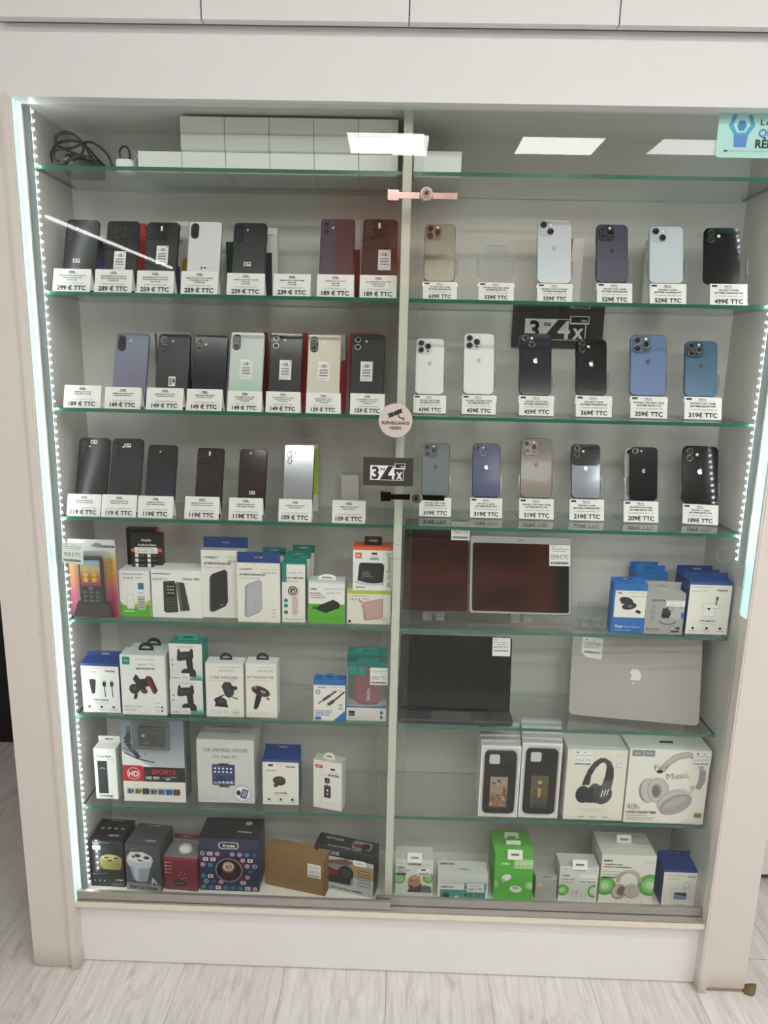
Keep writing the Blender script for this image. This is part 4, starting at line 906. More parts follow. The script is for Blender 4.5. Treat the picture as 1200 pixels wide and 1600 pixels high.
# --- fifth shelf, right: tablets, earbuds
TSTAND = mt('#dfe6e6', .1)
def easel(X, Y, row, label, big=.048, group='small clear tablet easels'):
    zb = top_of(row); t = thing('tablet_easel', label, 'stand', (X, Y, zb), group=group)
    for s in (-1, 1):
        def foot(q, s=s):
            x = s*big*.32
            q.box(x-big*.22, x+big*.22, 0, .055, 0, .003, ACRYL, side=ACEDGE, front=ACEDGE); q.box(x-big*.22, x+big*.22, 0, .003, 0, .020, ACRYL, side=ACEDGE, top=ACEDGE, front=ACRYL); q.box(x-big*.22, x+big*.22, .012, .015, 0, .014, ACRYL, side=ACEDGE, top=ACEDGE)
        part('foot', t, foot)
    part('bridge', t, lambda q: q.box(-big*.14, big*.14, .030, .033, 0, .010, ACRYL, side=ACEDGE, top=ACEDGE))
    part('back_rest', t, lambda q: q.box(-big*.5, big*.5, .030, .033, .003, .05, ACRYL, side=ACEDGE, M=Matrix.Translation((0, .030, 0)) @ Matrix.Rotation(R(-16), 4, 'X') @ Matrix.Translation((0, -.030+.010, 0))))
def tablet(xl, xr, yt, yb, Y, lean, label, tagpx, price, bezel=None):
    zb = at((xl+xr)/2, yb, Y).z; W, L, X = place_phone(xl, xr, yt, Y, zb, lean)
    W = size_px(xr-xl, at((xl+xr)/2, yb, Y)); X = (at(xl, yb, Y).x+at(xr, yb, Y).x)/2
    t = thing('tablet', label, 'tablet', (X, Y, zb), (R(-lean), 0, 0), 'tablets on the fifth shelf')
    part('body', t, lambda q: q.rslab(W, L, .008, 0, .007, mt('#3a3b3d', .3, .6), mt('#0a0a0b', .06, 0, .3, var=0) if not bezel else mt('#a2a2a0', .4), b=.001))
    if bezel: part('screen', t, lambda q: q.rslab(W*.945, L*.875, .006, -.0004, 0, mt('#0a0a0b', .06, 0, .3, var=0), z0=L*.03, b=.0001)); part('webcam', t, lambda q: q.box(-.008, .008, -.0003, 0, L*.945, L*.953, mt('#55565a', .3)))
    u0, v0, u1, v1 = tagpx; price_tag(t, W, L, u0, v0, u1, v1, price, bars=True, holes=True)
    return X, zb
X, z = tablet(629.5, 730, 812, 954, .080, 17.7, 'black tablet standing upright beside the centre partition, tag at its top', (.73, .78, 1.02, .985), '179,90 € TTC')
easel(at(678, 960, .06).x, .062, 5, 'clear easel under the upright tablet')
X, z = tablet(733, 893, 838, 960, .080, 17.7, 'wide dark-screened tablet with pale frame, price tag at its top right corner', (.78, .63, .985, .90), '129,90 € TTC', True)
easel(at(816, 960, .06).x, .062, 5, 'clear easel under the wide tablet')
easel(at(927, 970, .04).x, .045, 5, 'empty clear easel left of the blue earbud cartons')
def buds_blue(a, W, H):
    a.rect(.0,.84,1,1,MT['blue2']); a.rect(.06,.32,1,.86,MT['warm']); a.text('T85', .18, .79, .045, INK, 'c', True, .16); a.line([(.45,.82),(.95,.82)], .01, GREYINK); a.text('19,90 €  TTC', .74, .73, .035, INK, 'c', maxw=.42)
    a.ell(.40,.66,.21,.11,mt('#1c1d20', .3),24,-14); a.poly([(.22,.60),(.48,.58),(.60,.62),(.40,.72)], mt('#26272b', .3)); a.ell(.50,.55,.22,.11,mt('#222327', .3),24,10); a.ell(.52,.55,.08,.05,MT['gr2']); a.ell(.78,.44,.09,.05,mt('#1c1d20', .3),18,-20)
    a.text('True', .12, .11, .055, PAPER, 'l', True, .22); a.text('Wireless Headset', .38, .115, .03, PAPER, 'l', maxw=.52); a.line([(.12,.06),(.62,.06)], .012, PAPER)
G = 'blue earbud cartons on the fifth shelf'
t, W, H = carton('earbud_carton', 'blue and white carton picturing black wireless earbuds, front of its group', 'earbuds box', 5, 953, 1005, 912, 989, depth=.03, front=MT['blue2'], side=MT['blue2'], art=buds_blue, group=G); hang_flat(t, W, .028, H-.002, .010, MT['blue2'])
for x0, x1, yt, Y, lb in ((983,1026,890,.158,'blue earbud carton furthest back, its hang card highest'), (990,1037,896,.120,'middle blue earbud carton behind the grey cartons')):
    t, W, H = carton('earbud_carton', lb, 'earbuds box', 5, x0, x1, yt, None, Y=Y, depth=.03, front=MT['blue2'], side=MT['blue2'], group=G); hang_flat(t, W, .026, H-.002, .016, MT['blue2'])
def vention(a, W, H):
    a.text('VENTION', .30, .80, .05, INK, 'c', True, .46); a.rect(.52,.69,1,.83,PAPER); a.line([(.56,.80),(.96,.80)], .01, GREYINK); a.text('19,90 €  TTC', .76, .71, .04, INK, 'c', maxw=.4)
    a.rrect(.42,.40,.66,.54,.05,mt('#1b1c1f', .3)); a.rrect(.43,.52,.65,.60,.05,mt('#33343a', .3)); a.ell(.52,.60,.07,.05,INK); a.line([(.45,.64),(.45,.56)], .03, INK); a.line([(.55,.68),(.57,.58)], .035, INK); a.arc(.60,.34,.22,.10,180,350,.02,INK)
    a.poly([(.62,.42),(.78,.70),(1,.60),(.95,.44),(.85,.38)], mt('#b9bab8', .4)); a.rrect(.92,.40,1.0,.55,.03,MT['blue2'])
    for v in (.68,.55,.42): a.ell(.20,v,.04,.03,GREYINK,10); a.line([(.12,v-.05),(.30,v-.05)], .01, GREYINK)
    a.text('Wireless earbuds', .05, .115, .03, INK, 'l', True, .50); a.line([(.05,.07),(.4,.07)], .01, GREYINK); a.ell(.73,.16,.05,.05,MT['blue2']); a.ell(.73,.16,.028,.028,PAPER); a.rect(.82,.13,.92,.19,INK); a.rect(.70,.06,.92,.10,INK)
G = 'grey earbud cartons on the fifth shelf'; VG = mt('#a9a8a4', .5)
t, W, H = carton('earbud_carton', 'light grey carton picturing black earbuds with a strap, front of its row', 'earbuds box', 5, 1005, 1065, 927, 991, depth=.035, front=VG, side=VG, top=mt('#b4b3b0', .5), art=vention, group=G); hang_flat(t, W, .033, H-.001, .019, VG)
for x0, x1, yt, Y, lb in ((998,1054,921,.085,'second grey earbud carton, just behind the front grey one'), (990,1046,915,.125,'third grey earbud carton, tucked before the blue hang cards')):
    t, W, H = carton('earbud_carton', lb, 'earbuds box', 5, x0, x1, yt, None, Y=Y, depth=.030, front=VG, side=VG, group=G); hang_flat(t, W, .028, H-.002, .016, VG)
def fairbox(draw, title):
    def f(a, W, H):
        a.text('Fairplay', .78, .88, .045, INK, 'c', True, .30); a.line([(.04,.955),(.5,.955)], .010, GREYINK); a.text('19,90 €  TTC', .24, .855, .035, INK, 'c', maxw=.36); draw(a)
        a.text(title, .5, .26, .032, mt('#33406a', .5), 'c', True, .46); a.line([(.3,.215),(.7,.215)], .010, LIGHTINK); icons(a, (.17,.5,.82), .125, .034, mt('#20243c', .5))
    return f
def d_buds(a):
    a.rrect(.36,.36,.66,.55,.05,MT['lgrey']); a.rrect(.37,.37,.65,.54,.05,PAPER); a.rrect(.33,.53,.75,.63,.05,MT['lgrey']); a.rrect(.345,.54,.735,.62,.05,PAPER); a.ell(.5,.52,.03,.03,INK); a.line([(.66,.60),(.67,.74)], .05, MT['grey']); a.line([(.67,.70),(.675,.77)], .06, MT['dgrey'])
def fair_tab(t, W, H, depth, hh=.015):
    # sloping blue roof with the hang card on the rear edge
    part('lid', t, lambda q: q.loops([[(-W/2-.0006,-.0004,H),(W/2+.0006,-.0004,H),(W/2+.0006,depth,H+.001),(-W/2-.0006,depth,H+.001)][::-1], [(-W/2-.0006,.002,H+.006),(W/2+.0006,.002,H+.006),(W/2+.0006,depth,H+.010),(-W/2-.0006,depth,H+.010)][::-1]], MT['fblue']), 'blue lid')
    hang_flat(t, W, depth-.002, H+.009, hh, MT['fblue'])
G = 'blue and white earbud cartons at the right end of the fifth shelf'
t, W, H = carton('earbud_carton', 'white-fronted blue carton picturing white earbuds in their case', 'earbuds box', 5, 1070, 1135, 914, 991, depth=.032, front=MT['warm'], side=MT['fblue'], art=fairbox(d_buds, 'TWS EARBUDS'), group=G); fair_tab(t, W, H, .032, .012)
for x0, x1, yt, Y, lb in ((1063,1126,905,.075,'second blue earbud carton, behind the white-fronted one'), (1056,1119,898,.115,'rearmost blue earbud carton at the right end of the fifth shelf')):
    t, W, H = carton('earbud_carton', lb, 'earbuds box', 5, x0, x1, yt, None, Y=Y, depth=.030, front=MT['fblue'], side=MT['fblue'], group=G); hang_flat(t, W, .028, H-.002, .018, MT['fblue'])

# --- sixth shelf, left: car accessories
def d_usb(a):
    a.poly([(.20,.70),(.38,.70),(.36,.55),(.34,.42),(.26,.40),(.23,.52)], mt('#2a2b2e', .4)); a.ell(.29,.695,.09,.035,mt('#3a3b3f', .4))
    for u in (.60,.80): a.rect(u-.045,.57,u+.045,.67,INK); a.rect(u-.025,.67,u+.025,.71,LIGHTINK); a.line([(u,.57),(u+.015,.34)], .022, INK)
t, W, H = carton('charger_carton', 'blue-lidded white carton picturing a car charger and two cables', 'charger box', 6, 131, 189, 1041, 1113, depth=.040, front=PAPER, side=MT['fblue'], art=fairbox(d_usb, 'USB-C CAR KIT'), yaw=0); fair_tab(t, W, H, .040, .014)
def bike(a, W, H):
    a.rect(.05,.84,.22,.97,MT['teal']); a.line([(.08,.905),(.19,.905)], .012, PAPER); a.line([(.36,.93),(.78,.93)], .010, GREYINK); a.text('24,90 €  TTC', .58, .83, .033, INK, 'c', maxw=.42); a.text('BIKE PHONE MOUNT', .57, .765, .03, INK, 'c', True, .42)
    a.poly([(.27,.60),(.33,.68),(.38,.66),(.60,.40),(.55,.36),(.47,.37)], mt('#2d2e31', .4)); a.poly([(.40,.60),(.60,.62),(.66,.50),(.50,.46)], mt('#1c1d1f', .4)); a.poly([(.55,.63),(.61,.67),(.80,.42),(.77,.36),(.71,.37)], MT['dred']); a.poly([(.62,.67),(.70,.64),(.82,.42),(.78,.38)], mt('#232326', .4))
    a.ell(.30,.44,.12,.12,mt('#26272a', .4)); a.ell(.30,.44,.06,.06,mt('#414246', .4)); a.line([(.34,.36),(.30,.27)], .07, mt('#1c1d1f', .4)); a.line([(.44,.42),(.58,.40)], .05, MT['dred'])
    a.text('BIKE PHONE', .06, .125, .034, GREYINK, 'l', maxw=.5); a.text('MOUNT', .06, .065, .034, GREYINK, 'l', maxw=.3); [a.ell(.90,v,.025,.025,MT['dgrey'],12) for v in (.14,.08)]; [a.line([(.74,v),(.85,v)], .01, GREYINK) for v in (.14,.08,.21)]
G = 'bike mount cartons on the sixth shelf'
t, W, H = carton('mount_carton', 'white carton with teal square picturing a red and black bike phone mount', 'phone mount box', 6, 192, 261, 1024, 1117, depth=.045, front=PAPER, side=mt('#d7dbd8', .5), art=bike, group=G); hang_arch(t, .030, H, .036, .020, BLACK)
t, W, H = carton('mount_carton', 'white carton directly behind the bike mount one, only its black handle and top showing', 'phone mount box', 6, 205, 272, 1016, None, Y=at_z(227, 1117, top_of(6)).y+.055, depth=.045, front=PAPER, side=mt('#d7dbd8', .5), group=G); hang_arch(t, .030, H, .036, .020, BLACK)
TEALF = grad('teal_fade_print', [(0, '#1f9a8d'), (.10, '#9fd3cc'), (.3, '#e4e6e3'), (1, '#eceae6')], 2, 0, .075, .5, .1)
def cphold(a, W, H):
    a.text('Car Phone Holder', .5, .90, .04, INK, 'c', maxw=.56)
    a.poly([(.22,.55),(.26,.84),(.32,.86),(.34,.78),(.62,.80),(.64,.86),(.72,.86),(.74,.62),(.66,.58),(.30,.52)], mt('#2c2d30', .4)); a.poly([(.50,.58),(.70,.60),(.72,.30),(.54,.28)], mt('#232427', .4)); a.poly([(.34,.12),(.36,.26),(.44,.32),(.74,.32),(.80,.24),(.80,.10)], mt('#2a2b2e', .4)); a.poly([(.32,.60),(.62,.66),(.62,.72),(.32,.70)], mt('#3e4044', .4))
    a.text('HOCO', .80, .035, .075, MT['dteal'], 'c', True, .3); a.rect(.0,.0,.60,.19,PAPER); a.line([(.05,.15),(.5,.15)], .01, GREYINK); a.text('14,90 €  TTC', .3, .03, .07, INK, 'c', maxw=.5); [a.ell(.10,v,.03,.03,GREYINK,10) for v in (.42,.56)]
Yc = at_z(292, 1116, top_of(6)).y
carton('holder_carton', 'teal car holder carton at the bottom of the pair, price sticker at its foot', 'phone holder box', 6, 267, 318, 1063, 1116, depth=.05, front=TEALF, side=MT['teal'], top=MT['teal'], art=cphold, group='stacked teal car holder cartons')
zt_ = at(292, 1063, Yc).z+.0005
t, W, H = carton('holder_carton', 'teal car holder carton stacked on its twin, teal handle on top', 'phone holder box', 6, 266, 317, 1006, None, Y=Yc, depth=.05, zb=zt_, front=TEALF, side=MT['teal'], top=MT['teal'], art=cphold, group='stacked teal car holder cartons'); hang_arch(t, .025, H, .62*W, .016, MT['teal'], lean=25)
def carholder(a, W, H):
    a.line([(.35,.93),(.92,.93)], .010, GREYINK); a.text('19,90 € TTC', .55, .85, .035, INK, 'c', maxw=.5); a.text('CAR HOLDER', .5, .715, .055, INK, 'c', maxw=.84); a.line([(.1,.68),(.8,.68)], .008, GREYINK)
    a.poly([(.42,.58),(.50,.66),(.66,.66),(.76,.52),(.74,.42),(.62,.36),(.52,.40)], mt('#34353a', .4)); a.poly([(.62,.60),(.84,.58),(.84,.52),(.64,.50)], mt('#232427', .4)); a.poly([(.58,.46),(.50,.42),(.30,.30),(.20,.30),(.24,.35)], mt('#232427', .4)); a.ell(.40,.28,.16,.13,mt('#26272a', .4)); a.ell(.40,.30,.08,.06,mt('#4a4b50', .4)); a.poly([(.22,.20),(.60,.18),(.56,.25),(.26,.26)], mt('#18191b', .4)); a.line([(.66,.40),(.84,.34),(.84,.38)], .03, mt('#232427', .4))
    for u in (.16,.34,.52): a.ell(u,.10,.045,.045,LIGHTINK,12); a.ell(u,.10,.033,.033,MT['warm'],12)
    a.ell(.80,.09,.08,.08,INK); a.ell(.80,.09,.07,.07,MT['warm']); a.line([(.74,.08),(.86,.10)], .015, INK)
t, W, H = carton('holder_carton', 'white carton reading CAR HOLDER with black handle and suction mount picture', 'phone holder box', 6, 323, 381, 1037, 1120, depth=.040, front=MT['warm'], side=PAPER, art=carholder); hang_arch(t, .022, H, .030, .018, BLACK)
def fmt(a, W, H):
    a.line([(.38,.93),(.94,.93)], .010, GREYINK); a.text('24,90 €  TTC', .64, .845, .035, INK, 'c', maxw=.54); a.text('FM TRANSMITTER', .48, .725, .045, MT['dgrey'], 'c', maxw=.84); a.line([(.08,.69),(.86,.69)], .008, GREYINK)
    a.poly([(.24,.16),(.34,.15),(.42,.22),(.54,.44),(.36,.48),(.30,.34)], mt('#1b1c1f', .3)); a.ell(.48,.49,.32,.16,mt('#3e3f44', .3),26,-22); a.ell(.49,.505,.26,.12,mt('#17181b', .25),26,-22); a.ell(.30,.56,.07,.05,MT['orange'],14,-20); a.ell(.56,.48,.10,.05,mt('#8c8d92', .3),18,-22); a.poly([(.66,.34),(.76,.33),(.76,.37),(.68,.38)], MT['red'])
    for u in (.15,.32,.5,.68,.86): a.ell(u,.08,.035,.035,LIGHTINK,12); a.ell(u,.08,.024,.024,MT['warm'],12)
t, W, H = carton('transmitter_carton', 'white carton with black handle picturing a black and orange FM transmitter', 'transmitter box', 6, 385, 433, 1037, 1121, depth=.040, front=MT['warm'], side=PAPER, art=fmt); hang_arch(t, .022, H, .030, .018, BLACK)
def cablebox(a, W, H):
    a.rect(0,.88,1,1,MT['blue2']); a.text('VENTION', .26, .81, .03, INK, 'c', True, .36); a.line([(.5,.83),(.95,.83)], .01, GREYINK); a.text('9,90 €  TTC', .72, .72, .035, INK, 'c', maxw=.46); a.ell(.14,.71,.075,.075,MT['blue2']); a.ell(.14,.71,.05,.05,mt('#cfe0ee', .5))
    a.line([(.14,.42),(.34,.53)], .05, MT['grey']); a.line([(.30,.51),(.52,.63)], .09, MT['dgrey']); a.line([(.5,.62),(.72,.74)], .05, MT['char']); a.line([(.40,.36),(.48,.41)], .09, MT['beige']); a.line([(.46,.40),(.64,.50)], .11, MT['dgrey']); a.line([(.62,.49),(.98,.73)], .05, MT['char'])
    for v, s in ((.23,'LIGHTNING MALE TO'), (.18,'3.5MM MALE AUDIO'), (.13,'ADAPTER CABLE')): a.text(s, .05, v, .03, MT['blue2'], 'l', True, .56)
    a.poly([(.62,0),(1,.26),(1,0)], MT['blue2']); a.rect(.05,.03,.24,.10,MT['blue2']); [a.rect(.80,v,.92,v+.06,LIGHTINK) for v in (.28,.37)]
t, W, H = carton('cable_carton', 'blue and white carton picturing two grey audio cable plugs', 'cable box', 6, 490, 539, 1063, 1126, depth=.03, front=MT['warm'], side=MT['blue2'], art=cablebox); hang_arch(t, .006, H, .5*W, .014, MT['blue2'], lean=15)
# clear-windowed speaker box
xl, xr = 541, 603; zb = top_of(6); Y = at_z(572, 1126, zb).y
t, W, H = carton('speaker_pack', 'tall teal-topped clear pack holding a rounded red speaker beside the partition', 'speaker package', 6, xl, xr, 1024, 1126, depth=.002, front=CLEARP, side=CLEARP)
Dp = .05
def shell2(q):
    q.box(-W/2, W/2, 0, Dp, H*.83, H, MT['teal']); q.box(-W/2, W/2, 0, Dp, 0, H*.20, MT['warm']); q.box(-W/2, W/2, Dp-.001, Dp, H*.2, H*.83, MT['dteal']); a = Art(q, W, H, y=-.0001)
    a.rect(0,.83,1,.9,MT['dteal']); a.rrect(.28,.90,.78,.96,.03,MT['dteal']); a.rect(.06,.70,.26,.83,MT['teal']); a.rect(.29,.70,.47,.83,MT['teal']); a.poly([(0,.20),(0,.225),(.5,.215),(1,.245),(1,.20)], MT['blue2']); a.rect(.06,.07,.21,.15,INK); a.text('hoco', .13, .09, .03, PAPER, 'c', maxw=.1); a.line([(.25,.06),(.8,.10)], .008, LIGHTINK); a.line([(.05,.035),(.7,.05)], .01, LIGHTINK); [a.ell(.88,v,.035,.05,MT['dgrey'],12) for v in (.13,.06)]
part('sleeve', t, shell2, 'teal top and white printed base')
def spk(q):
    q.rslab(.66*W, .56*H, .022, .006, .044, MT['red'], mt('#9c2a33', .7, scale=900, var=.15), b=.006, n=8, z0=.225*H, cx=.02*W)
    Art(q, W, H, y=.0058).text('hoco.', .58, .30, .06, PAPER, 'l', True, None, 90)
part('speaker', t, spk, 'rounded red speaker')
hang_flat(t, W, .02, H-.001, .012, MT['teal'], w=.6*W)
price_tag(t, W, H, .58, .56, 1.02, .82, '24,90 €  TTC', y=-.001, bars=True, holes=True)

# --- sixth shelf, right: laptops
zb = top_of(6); Y0 = at_z(720, 1137, zb).y; Y0 = max(.006, Y0)
xL = .0125; xR = at(802, 1137, Y0).x; Wl = xR-xL
t = thing('laptop', 'open black laptop with dark screen beside the partition, price tag on its corner', 'laptop', ((xL+xR)/2, Y0, zb), (0, 0, 0))
part('base', t, lambda q: q.rslab(Wl, .18, .010, 0, .011, mt('#4b4c4f', .35, .7), mt('#55565a', .35, .6), b=.001, M=Matrix.Rotation(R(-90), 4, 'X') @ Matrix.Translation((0, -.011, 0)), z0=0), 'dark grey keyboard base')
def deck(q): q.box(-Wl*.21, Wl*.14, .004, .045, .0112, .0116, mt('#67686b', .3, .4)); q.box(-Wl*.47, Wl*.47, .0465, .055, .0112, .0113, BLACK)
part('touchpad', t, deck)
ys = .05; lean = 9; zt0 = .0125
Ls = solve(lambda L: proj((at(720, 992, Y0+ys+L*math.sin(R(lean))).x, Y0+ys+L*math.sin(R(lean)), zb+zt0+L*math.cos(R(lean))))[1], .1, .3, 994)
Ms = Matrix.Translation((0, ys, zt0)) @ Matrix.Rotation(R(-lean), 4, 'X')
sp_ = part('screen', t, lambda q: (q.rslab(Wl*.985, Ls, .007, 0, .006, mt('#1d1e20', .3, .4), mt('#0b0b0c', .12, var=0), b=.0008, M=Ms), Art(q, Wl*.985, Ls, y=-.0001, M=Ms).rect(.03, .09, .97, .93, mt('#060607', .05, 0, .3, var=0))))
part('webcam', sp_, lambda q: [q.disc(x, Ls*.965, .0015, -.0005, 0, mt('#3a3b40', .2), 10, M=Ms) for x in (-.01, 0, .01)])
for s in (-1, 1): part('hinge', t, lambda q, s=s: q.box(s*Wl*.36-.012, s*Wl*.36+.012, ys-.003, ys+.004, .010, .016, mt('#2a2b2d', .3, .6)))
def ltag(q):
    w, h = .044, .046; a0 = Wl*.985/2-w-.004; M = Ms @ Matrix.Translation((a0+w/2, -.0006, Ls-h-.001))
    q.box(-w/2, w/2, -.0002, 0, 0, h, PAPER, M=M); a = Art(q, w, h, -.0003, M=M); a.ell(.18,.88,.04,.04,INK,10); a.ell(.52,.88,.025,.025,INK,10); a.line([(.08,.74),(.85,.74)], .03, GREYINK); a.line([(.3,.64),(.7,.64)], .03, GREYINK); a.text('549,90 € TTC', .48, .44, .1, INK, 'c', maxw=.8); a.bars(.1,.26,.9,.34,INK)
part('price_sticker', t, ltag, 'white price sticker')
# silver closed laptop leaning back, logo upside down
P0, P1 = at(888, 1117, .075), at(1092, 1136, .035); P0.z = P1.z = top_of(6)
yaw = math.atan2(P1.y-P0.y, P1.x-P0.x); Wm = math.hypot(P1.x-P0.x, P1.y-P0.y); mid = (P0+P1)/2; lean = 13
Lm = solve(lambda L: proj((mid.x, mid.y+L*math.sin(R(lean)), mid.z+L*math.cos(R(lean))))[1], .1, .3, 990)
t = thing('laptop', 'closed silver laptop leaning on its long edge, pale fruit logo upside down', 'laptop', mid+Vector((0, 0, .0005)), (R(-lean), 0, yaw))
SILVER = mt('#c6c0bb', .4, .45, var=.01)
part('lid', t, lambda q: (q.rslab(Wm, Lm, .012, 0, .006, SILVER, SILVER, b=.0012), fruit(Art(q, Wm, Lm, y=-.0001), .50, .52, .095, mt('#e9ebea', .35, .0), flip=True)), 'silver lid with logo')
part('base', t, lambda q: q.rslab(Wm, Lm, .012, .0068, .016, mt('#a19e9b', .36, .75), b=.0012))
def mtag(q):
    w, h = .050, .052; M = Matrix.Translation((-Wm/2+.048, -.0008, Lm-h-.018)) @ Matrix.Rotation(R(3), 4, 'Y')
    pts = [(-w/2, .012), (-w*.25, .002), (w/2, 0), (w/2, h), (-w/2, h)]
    q.prism(pts, -.0002, 0, PAPER, M=M); a = Art(q, w, h, -.0003, M=M); a.ell(.2,.88,.04,.04,INK,10); a.ell(.55,.88,.025,.025,INK,10); a.line([(.1,.75),(.9,.75)], .03, GREYINK); a.line([(.12,.66),(.88,.66)], .03, GREYINK); a.text('349,90 € TTC', .5, .47, .1, INK, 'c', maxw=.8); a.bars(.14,.25,.9,.33,INK)
part('price_sticker', t, mtag, 'white price sticker with one corner peeling')

# --- seventh shelf, left
def pbank(a, W, H):
    a.text('Power Bank', .48, .835, .035, INK, 'c', True, .84); a.text('€ 9,90', .76, .775, .03, GREYINK, 'c'); a.rect(.14,.11,.58,.76,mt('#23282a', .3)); a.rect(.16,.13,.56,.74,mt('#30393b', .15, 0, .5)); a.arc(.36,.60,.10,.05,-20,200,.03,mt('#b9c6c8', .2))
    a.text('Universal', .46, .045, .045, INK, 'c', True, .8); a.line([(.1,.015),(.8,.015)], .012, INK)
t, W, H = carton('power_bank_carton', 'small white power bank carton with rainbow striped side', 'power bank box', 7, 151, 185, 1170, 1248, depth=.035, front=PAPER, side=PAPER, art=pbank)
def stripes(q):
    cs = ['orange','red','cyan','green','purple','yel','cyan']
    for i, c in enumerate(cs): q.box(-W/2-.0005, -W/2-.0001, .001, .035, H*(.01+.135*i), H*(.01+.135*(i+1)), MT[c])
part('striped_side', t, stripes, 'side in rainbow colour stripes'); hang_flat(t, W, .033, H-.0005, .017, MT['warm'])
def sports(a, W, H):
    a.poly([(0,.42),(1,.42),(1,1),(0,1)], grad('sky_print', [(0, '#c9ccd3'), (.35, '#b3b7c2'), (1, '#7f8794')], 2, .08, .19, .4, .2)); a.poly([(0,.45),(.5,.42),(0,.62)], PAPER)
    for p in ([(.04,.72),(.10,.87),(.16,.88),(.17,.76),(.12,.70)], [(.06,.70),(.16,.72),(.30,.55),(.24,.53)], [(.03,.78),(.14,.83),(.10,.75)]): a.poly(p, mt('#39404e', .4))
    a.ell(.13,.885,.045,.05,mt('#5a6474', .4)); a.line([(.04,.60),(.24,.53),(.52,.485)], .02, mt('#39404e', .4)); a.line([(.02,.66),(.14,.62)], .012, INK)
    a.rect(.18,.64,.78,.985,mt('#6a6d70', .25)); a.ell(.37,.59,.012,.012,INK,10)
    a.rect(.0,.25,1,.43,MT['char']); a.poly([(0,.25),(.34,.25),(.34,.42),(.30,.445),(0,.445)], MT['red']); a.arc(.17,.345,.10,.10,0,360,.008,PAPER,24); a.text('HD', .17,.31,.065,PAPER,'c',True,.16)
    a.text('SPORTS', .66,.345,.055,MT['red'],'c',True,.52); a.text('HD DV', .48,.28,.035,PAPER,'c',True,.22); a.line([(.62,.295),(.86,.315)], .008, LIGHTINK); a.text('30M', .72,.275,.02,PAPER,'c',True,.09)
    a.rect(0,0,1,.25,MT['warm']); a.text('1 - 6 AM', .19,.20,.014,GREYINK,'c')
    for i, c in enumerate(('#8fb4c8','#b9b93a','#222327','#a79aa6','#8a93b8','#2f86c4','#6a2f4c')):
        u = .05+.125*i; a.rect(u,.09,u+.11,.165,mt(c, .4)); a.rect(u+.02,.10,u+.08,.15,mt('#4a4d52', .4)); a.ell(u+.09,.13,.028,.034,mt(c, .4),12); a.ell(u+.092,.13,.018,.022,INK,12)
t, W, H = carton('camera_carton', 'grey white and red HD sports camera carton with clear window', 'camera box', 7, 195, 291, 1126, 1252, depth=.050, front=MT['warm'], side=mt('#6c6e72', .5), top=mt('#8f949a', .5), art=sports)
win = part('window', t, lambda q: q.rslab(.60*W, .35*H, .008, -.014, -.0006, CLEARP, cx=-.02*W, z0=.64*H, b=.003), 'clear bulging window')
cm = part('camera_body', t, lambda q: q.rslab(.42*W, .24*H, .006, -.010, -.001, mt('#2a2b2c', .3), cx=0, z0=.70*H, b=.002), 'dark sports camera')
part('camera_lens', cm, lambda q: (q.disc(.07*W, .83*H, .11*W, -.0125, -.01, mt('#3a3b3d', .25), 24), q.disc(.07*W, .83*H, .07*W, -.0132, -.0125, LENS, 20), q.disc(-.12*W, .84*H, .028*W, -.011, -.01, LIGHTINK, 14), q.box(-.16*W, -.02*W, -.0108, -.01, .735*H, .75*H, mt('#55575a', .3))))
def tabholder(a, W, H):
    a.text('CAR UNIVERSAL HOLDER', .5, .81, .055, MT['dgrey'], 'c', maxw=.78); a.text('For Table PC', .5, .71, .045, MT['dgrey'], 'c', maxw=.42)
    a.rrect(.26,.28,.66,.61,.02,mt('#26282f', .3)); a.rrect(.27,.30,.65,.59,.015,grad('tablet_screen', [(0,'#3a4f7a'),(.5,'#7a93bb'),(1,'#3b4a78')], 2, .035, .075, .2, .2)); [a.rect(u,v,u+.03,v+.025,PAPER) for u in (.30,.37,.44,.51,.58) for v in (.535,.48,.32)]
    a.poly([(.27,.38),(.4,.44),(.5,.40),(.65,.46),(.65,.36),(.27,.33)], mt('#2d3b5c', .3)); a.rect(.38,.605,.56,.63,INK); a.rect(.38,.255,.56,.28,INK)
    a.ell(.79,.16,.15,.15,mt('#6d6a8a', .5),32); a.ell(.79,.16,.143,.143,PAPER,32); a.poly([(.74,.10),(.80,.24),(.90,.21),(.85,.07)], mt('#39466e', .4)); a.poly([(.77,.12),(.81,.22),(.88,.20),(.84,.09)], mt('#8b9dc6', .3)); a.ell(.72,.17,.04,.05,INK); a.line([(.06,.10),(.28,.10)], .008, LIGHTINK); a.line([(.06,.06),(.40,.06)], .008, LIGHTINK)
t, W, H = carton('holder_carton', 'large grey-white carton reading CAR UNIVERSAL HOLDER with a tablet picture', 'tablet holder box', 7, 310, 398, 1156, 1254, depth=.095, front=mt('#d9d8d6', .5), side=mt('#c9c8c6', .5), top=mt('#bdbcb9', .5), art=tabholder)
def toptext(q):
    M = Matrix.Translation((0, .02, H)) @ Matrix.Rotation(R(-90), 4, 'X'); a = Art(q, W, .07, y=-.0004, M=M); a.text('CAR UNIVERSAL HOLDER', .5, .52, .16, GREYINK, 'c', maxw=.8); a.text('For Table PC', .5, .2, .12, GREYINK, 'c', maxw=.4)
part('top_print', t, toptext)
def d_hold(a):
    a.ell(.46,.56,.18,.135,mt('#33332c', .4),26,-15); a.ell(.49,.585,.15,.11,mt('#46453c', .4),26,-15); a.ell(.36,.45,.06,.05,mt('#2a2a24', .4)); a.rect(.05,.78,.40,.96,PAPER); a.rect(.16,.90,.29,.95,INK); a.text('CAR HOLDER', .22, .79, .03, INK, 'c', True, .28)
